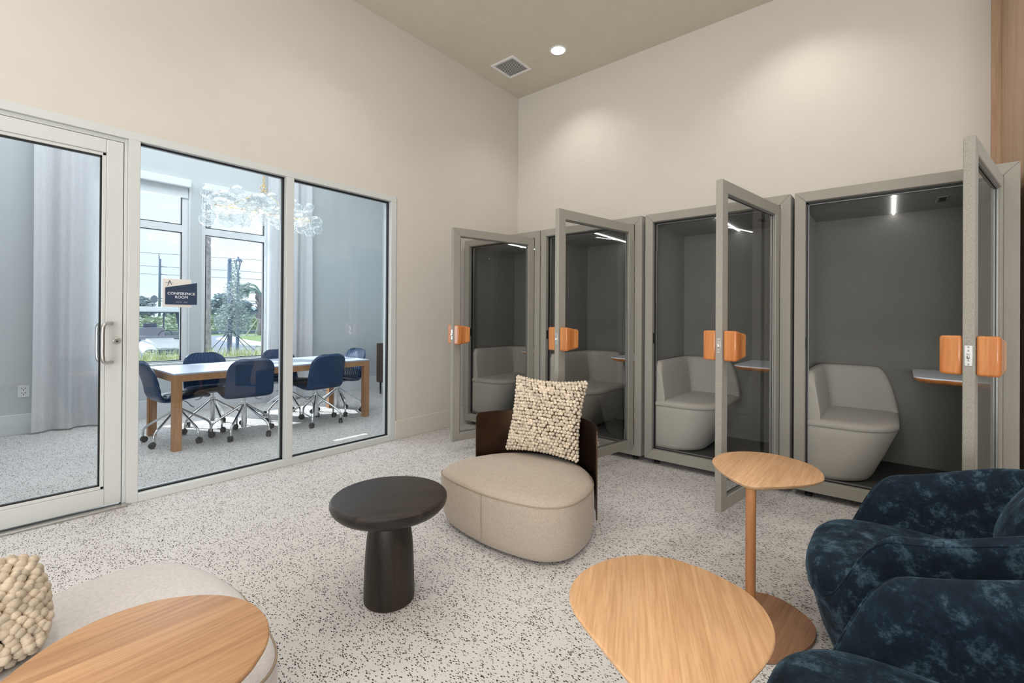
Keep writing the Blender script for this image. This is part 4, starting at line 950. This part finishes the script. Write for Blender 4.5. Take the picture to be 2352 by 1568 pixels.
bm = B(); loft(bm, [[(-1.7, -.75, .95), (1.1, -.75, .95), (1.1, .75, .95), (-1.7, .75, .95)], [(-1.4, -.62, 1.5), (.5, -.62, 1.5), (.5, .62, 1.5), (-1.4, .62, 1.5)]]); obj('cabin', bm, MT['cartd'], wc, world=False, bevel=.06)
bm = B(); box(bm, -1.35, .45, -.62, .62, 1.49, 1.54); obj('roof', bm, MT['carp'], wc, world=False)
for x in (-1.3, 1.3):
    for y in (-.86, .78): bm = B(); loft(bm, [[(x+.32*math.cos(2*PI*i/16), y+d, .32+.32*math.sin(2*PI*i/16)) for i in range(16)] for d in (0, .08)]); obj('wheel', bm, MT['black'], wc, world=False)
# far planting
rng = random.Random(31)
bm = B()
for i in range(5200):
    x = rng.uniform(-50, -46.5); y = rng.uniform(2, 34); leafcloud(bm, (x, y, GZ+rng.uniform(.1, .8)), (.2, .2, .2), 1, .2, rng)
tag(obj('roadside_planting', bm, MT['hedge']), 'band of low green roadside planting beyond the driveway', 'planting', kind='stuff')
bm = B()
for i in range(5200):
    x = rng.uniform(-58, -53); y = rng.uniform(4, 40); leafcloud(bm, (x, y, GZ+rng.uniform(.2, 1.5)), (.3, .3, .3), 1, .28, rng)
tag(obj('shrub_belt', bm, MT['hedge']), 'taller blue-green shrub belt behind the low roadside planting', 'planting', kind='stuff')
TREES = [(-95, 15.5, 3.6, 4.0, 'dark distant tree left of the utility pole, behind the cart roof'), (-101, 20.2, 4.6, 4.2, 'taller distant tree behind the cart roof beside the round sign'), (-92, 23.5, 3.4, 4.0, 'distant tree just right of the utility pole'), (-78, 25.2, 4.6, 3.2, 'dark distant tree beside the palm trunk'), (-80, 29.0, 3.8, 2.8, 'distant tree left of the silvery tree'), (-74, 30.2, 3.4, 3.0, 'distant tree behind the silvery tree'), (-72, 33.0, 4.4, 3.2, 'distant tree between the silvery tree and the sabal palm'), (-70, 36.0, 4.2, 3.4, 'distant tree right of the sabal palm')]
for (x, y, h_, w_, lb) in TREES:
    t = thing('tree', lb, 'tree', (x, y, GZ)); bm = B(); tube(bm, [(x, y, GZ), (x, y, h_*.5)], .2, 6); obj('trunk', bm, MT['tbark'], t)
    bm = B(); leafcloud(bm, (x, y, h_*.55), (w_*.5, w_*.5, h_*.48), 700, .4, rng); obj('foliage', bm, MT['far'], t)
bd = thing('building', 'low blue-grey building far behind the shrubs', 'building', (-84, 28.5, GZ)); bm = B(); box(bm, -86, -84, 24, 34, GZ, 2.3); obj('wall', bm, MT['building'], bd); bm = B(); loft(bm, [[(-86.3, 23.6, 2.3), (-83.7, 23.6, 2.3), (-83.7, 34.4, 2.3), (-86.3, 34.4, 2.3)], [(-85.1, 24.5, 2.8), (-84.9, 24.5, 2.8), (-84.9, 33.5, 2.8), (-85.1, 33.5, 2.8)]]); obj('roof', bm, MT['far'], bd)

# golf cart (local +x is its front)
gc = thing('golf_cart', 'white golf cart parked outside the first window', 'golf cart', (-16.6, 3.85, GZ-.03), 0)
gc.rotation_euler = (0, 0, math.radians(4))
g = lambda nm, bm, m, p=gc, **k: obj(nm, bm, MT[m], p, world=False, **k)
def sect(x, w, z0, z1, r=.12): return [(x, -w, z0), (x, w, z0), (x, w, z1-r), (x, w-r, z1), (x, -w+r, z1), (x, -w, z1-r)]
bm = B(); loft(bm, [sect(.42, .55, .30, .50, .05), sect(.40, .60, .28, .62, .08), sect(.25, .62, .28, .74), sect(-.10, .60, .28, .86), sect(-.32, .58, .28, .90)]); cb = g('front_cowl', bm, 'cartw', bevel=.03)
bm = B(); loft(bm, [sect(.40, .24, .645, .66, .005), sect(.22, .33, .74, .775, .02), sect(-.3, .36, .88, .93, .02)]); g('hood_panel', bm, 'cartw', bevel=.012)
bm = B(); hexa(bm, [(.43, -.25, .47), (.43, .25, .47), (.41, .28, .62), (.41, -.28, .62), (.40, -.25, .47), (.40, .25, .47), (.38, .28, .62), (.38, -.28, .62)]); gr = g('grille', bm, 'cartd')
bm = B(); hexa(bm, [(-.30, -.56, .80), (-.30, .56, .80), (-.42, .56, .80), (-.42, -.56, .80), (-.34, -.56, 1.0), (-.34, .56, 1.0), (-.46, .56, 1.0), (-.46, -.56, 1.0)]); g('dashboard', bm, 'cartseat', bevel=.02)
b = text_bm('Club Car', .075); bmesh.ops.transform(b, matrix=Matrix(((0, 0, 1, .432), (1, 0, 0, 0), (0, 1, 0, .525), (0, 0, 0, 1))), verts=b.verts); g('lettering', b, 'ink', gr)
for s in (-1, 1):
    bm = B(); ball(bm, (.40, s*.42, .585), .075, 2, (.5, 1.7, .75)); hl = g('headlight', bm, 'cartd', smooth=180)
    for q in (-.05, .05): bm = B(); ball(bm, (.43, s*.42+q, .585), .034, 2, (.5, 1, 1)); g('headlight_bulb', bm, 'chrome', hl, smooth=180)
bm = B(); box(bm, .36, .47, -.6, .6, .24, .40); g('bumper', bm, 'cartd', bevel=.04)
bm = B()
for s in (-1, 1): box(bm, -1.35, -.3, s*.6-(.02), s*.6+.02, .28, .42)
box(bm, -1.9, -.2, -.55, .55, .28, .36); g('chassis', bm, 'cartd')
bm = B()
for s in (-1, 1): tube(bm, [(-.26, s*.56, .80), (-.60, s*.54, 1.72)], .045, 8)
tube(bm, [(-.26, -.56, .88), (-.26, .56, .88)], .03, 8); tube(bm, [(-.60, -.54, 1.71), (-.60, .54, 1.71)], .028, 8); wf = g('windshield_frame', bm, 'cartd', smooth=180)
bm = B(); quad(bm, (-.26, -.54, .88), (-.26, .54, .88), (-.60, .53, 1.71), (-.60, -.53, 1.71)); g('windshield', bm, 'wpane', wf)
bm = B()
for s in (-1, 1): tube(bm, [(-1.75, s*.52, .7), (-1.70, s*.54, 1.72)], .025, 8)
g('rear_post', bm, 'cartd', smooth=180)
bm = B(); loft(bm, [[(x, y, 1.71) for x, y in ((-.42, -.58), (-.42, .58), (-2.0, .58), (-2.0, -.58))], [(x, y, 1.74) for x, y in ((-.40, -.62), (-.40, .62), (-2.05, .62), (-2.05, -.62))], [(x, y, 1.87) for x, y in ((-.46, -.56), (-.46, .56), (-1.98, .56), (-1.98, -.56))]]); g('roof', bm, 'cartw', bevel=.02)
bm = B(); box(bm, -1.5, -1.0, -.5, .5, .62, .76); g('seat', bm, 'cartseat', bevel=.05)
bm = B(); hexa(bm, [(-1.48, -.5, .78), (-1.40, -.5, .78), (-1.40, .5, .78), (-1.48, .5, .78), (-1.60, -.48, 1.22), (-1.52, -.48, 1.22), (-1.52, .48, 1.22), (-1.60, .48, 1.22)]); g('seat_back', bm, 'cartseat', bevel=.03)
bm = B(); tube(bm, [(-.66+.07*math.cos(2*PI*i/24), .26+.17*math.sin(2*PI*i/24), 1.02+.13*math.cos(2*PI*i/24)) for i in range(24)], .016, 8, True); tube(bm, [(-.66, .26, 1.02), (-.35, .26, .8)], .02, 6); g('steering_wheel', bm, 'cartd', smooth=180)
for x in (.02, -1.6):
    for s in (-1, 1):
        bm = B(); loft(bm, [[(x+r*math.cos(2*PI*i/24), s*.52+s*d, .22+r*math.sin(2*PI*i/24)) for i in range(24)] for d, r in ((-.09, .19), (-.08, .22), (.08, .22), (.09, .19))]); g('wheel', bm, 'black', smooth=40)
for s in (-.25, .25):
    bm = B(); cyl(bm, -2.0, s, .45, 1.35, .16, 16, .18); g('golf_bag', bm, 'cartblue', smooth=40)
bm = B()
for s in (-1, 1): tube(bm, catmull([(.34, s*.64, .30), (.28, s*.66, .55), (.06, s*.66, .68), (-.2, s*.66, .62), (-.3, s*.66, .42)], 5), .045, 8)
g('fender', bm, 'cartw', smooth=180)

# ------------------------------------------------------------------ light
w = bpy.data.worlds.new('sky'); sc.world = w; w.use_nodes = True; nt = w.node_tree; nt.nodes.clear()
ow = nt.nodes.new('ShaderNodeOutputWorld'); bg = nt.nodes.new('ShaderNodeBackground'); tc = nt.nodes.new('ShaderNodeTexCoord')
mp = nt.nodes.new('ShaderNodeMapping'); mp.inputs['Scale'].default_value = (1.5, 1.5, 5); nz = nt.nodes.new('ShaderNodeTexNoise'); nz.inputs['Scale'].default_value = 2.2; nz.inputs['Detail'].default_value = 5
rp = nt.nodes.new('ShaderNodeValToRGB'); rp.color_ramp.elements[0].position = .38; rp.color_ramp.elements[0].color = (.80, .90, 1.0, 1); rp.color_ramp.elements[1].position = .56; rp.color_ramp.elements[1].color = (1, 1, 1, 1)
nt.links.new(tc.outputs['Generated'], mp.inputs['Vector']); nt.links.new(mp.outputs['Vector'], nz.inputs['Vector']); nt.links.new(nz.outputs['Fac'], rp.inputs['Fac']); nt.links.new(rp.outputs['Color'], bg.inputs['Color']); nt.links.new(bg.outputs['Background'], ow.inputs['Surface'])
bg.inputs['Strength'].default_value = 2.0
def light(name, kind, loc, energy, color=(1, 1, 1), target=None, **k):
    d = bpy.data.lights.new(name, kind); o = bpy.data.objects.new(name, d); COL.objects.link(o); o.location = loc; d.energy = energy; d.color = color
    for a, v in k.items(): setattr(d, a, v)
    if target is not None: o.rotation_euler = (Vector(target)-Vector(loc)).to_track_quat('-Z', 'Y').to_euler()
    return o
light('sun', 'SUN', (-20, -5, 20), 11.0, (1, .97, .93), target=(-20+1*10, -5+.45*10, 10), angle=.009)
warm = (1, .93, .85)
for x in (-2.961, -.60, 1.76):
    for y in (4.383, 2.02, -.35, -2.7):
        light('downlight_lamp', 'SPOT', (x, y, ZC-.02), 70 if y > 4 else 70, warm, target=(x, y, 0), spot_size=math.radians(118), spot_blend=.75, shadow_soft_size=.06)
light('daylight_lamp', 'AREA', (.6, -4.5, 1.75), 230, (.84, .92, 1), target=(.2, 5, 1.2), shape='RECTANGLE', size=4.2, size_y=2.8)
light('added_ambient_fill', 'AREA', (-.8, 1.0, ZC-.06), 70, (1, .975, .95), target=(-.8, 1.0, 0), shape='RECTANGLE', size=4.5, size_y=5)  # added soft ambient fill, no fitting of this kind in the room
light('added_conference_fill', 'AREA', (-5.7, 1.6, ZC-.06), 185, (.95, .97, 1), target=(-5.7, 1.6, 0), shape='RECTANGLE', size=2.2, size_y=4.5)  # added overhead fill to brighten the conference room, no real fitting
for y in (1.54, 2.55): light('window_daylight_lamp', 'AREA', (XW-.3, y, 1.9), 60, (.84, .92, 1), target=(0, y, 1.3), shape='RECTANGLE', size=.8, size_y=2.3)
light('added_bounce_fill', 'AREA', (1.0, -3.6, 1.0), 230, (1, .97, .93), target=(-1.2, 1.5, ZC), shape='RECTANGLE', size=3, size_y=1.5)  # added upward fill without a fixture, lifts the ceiling
for y in (1.9, 2.2, 2.5, 2.75): light('chandelier_lamp', 'POINT', (-5.8, y, 2.5), 1.5, (1, .85, .62), shadow_soft_size=.03)
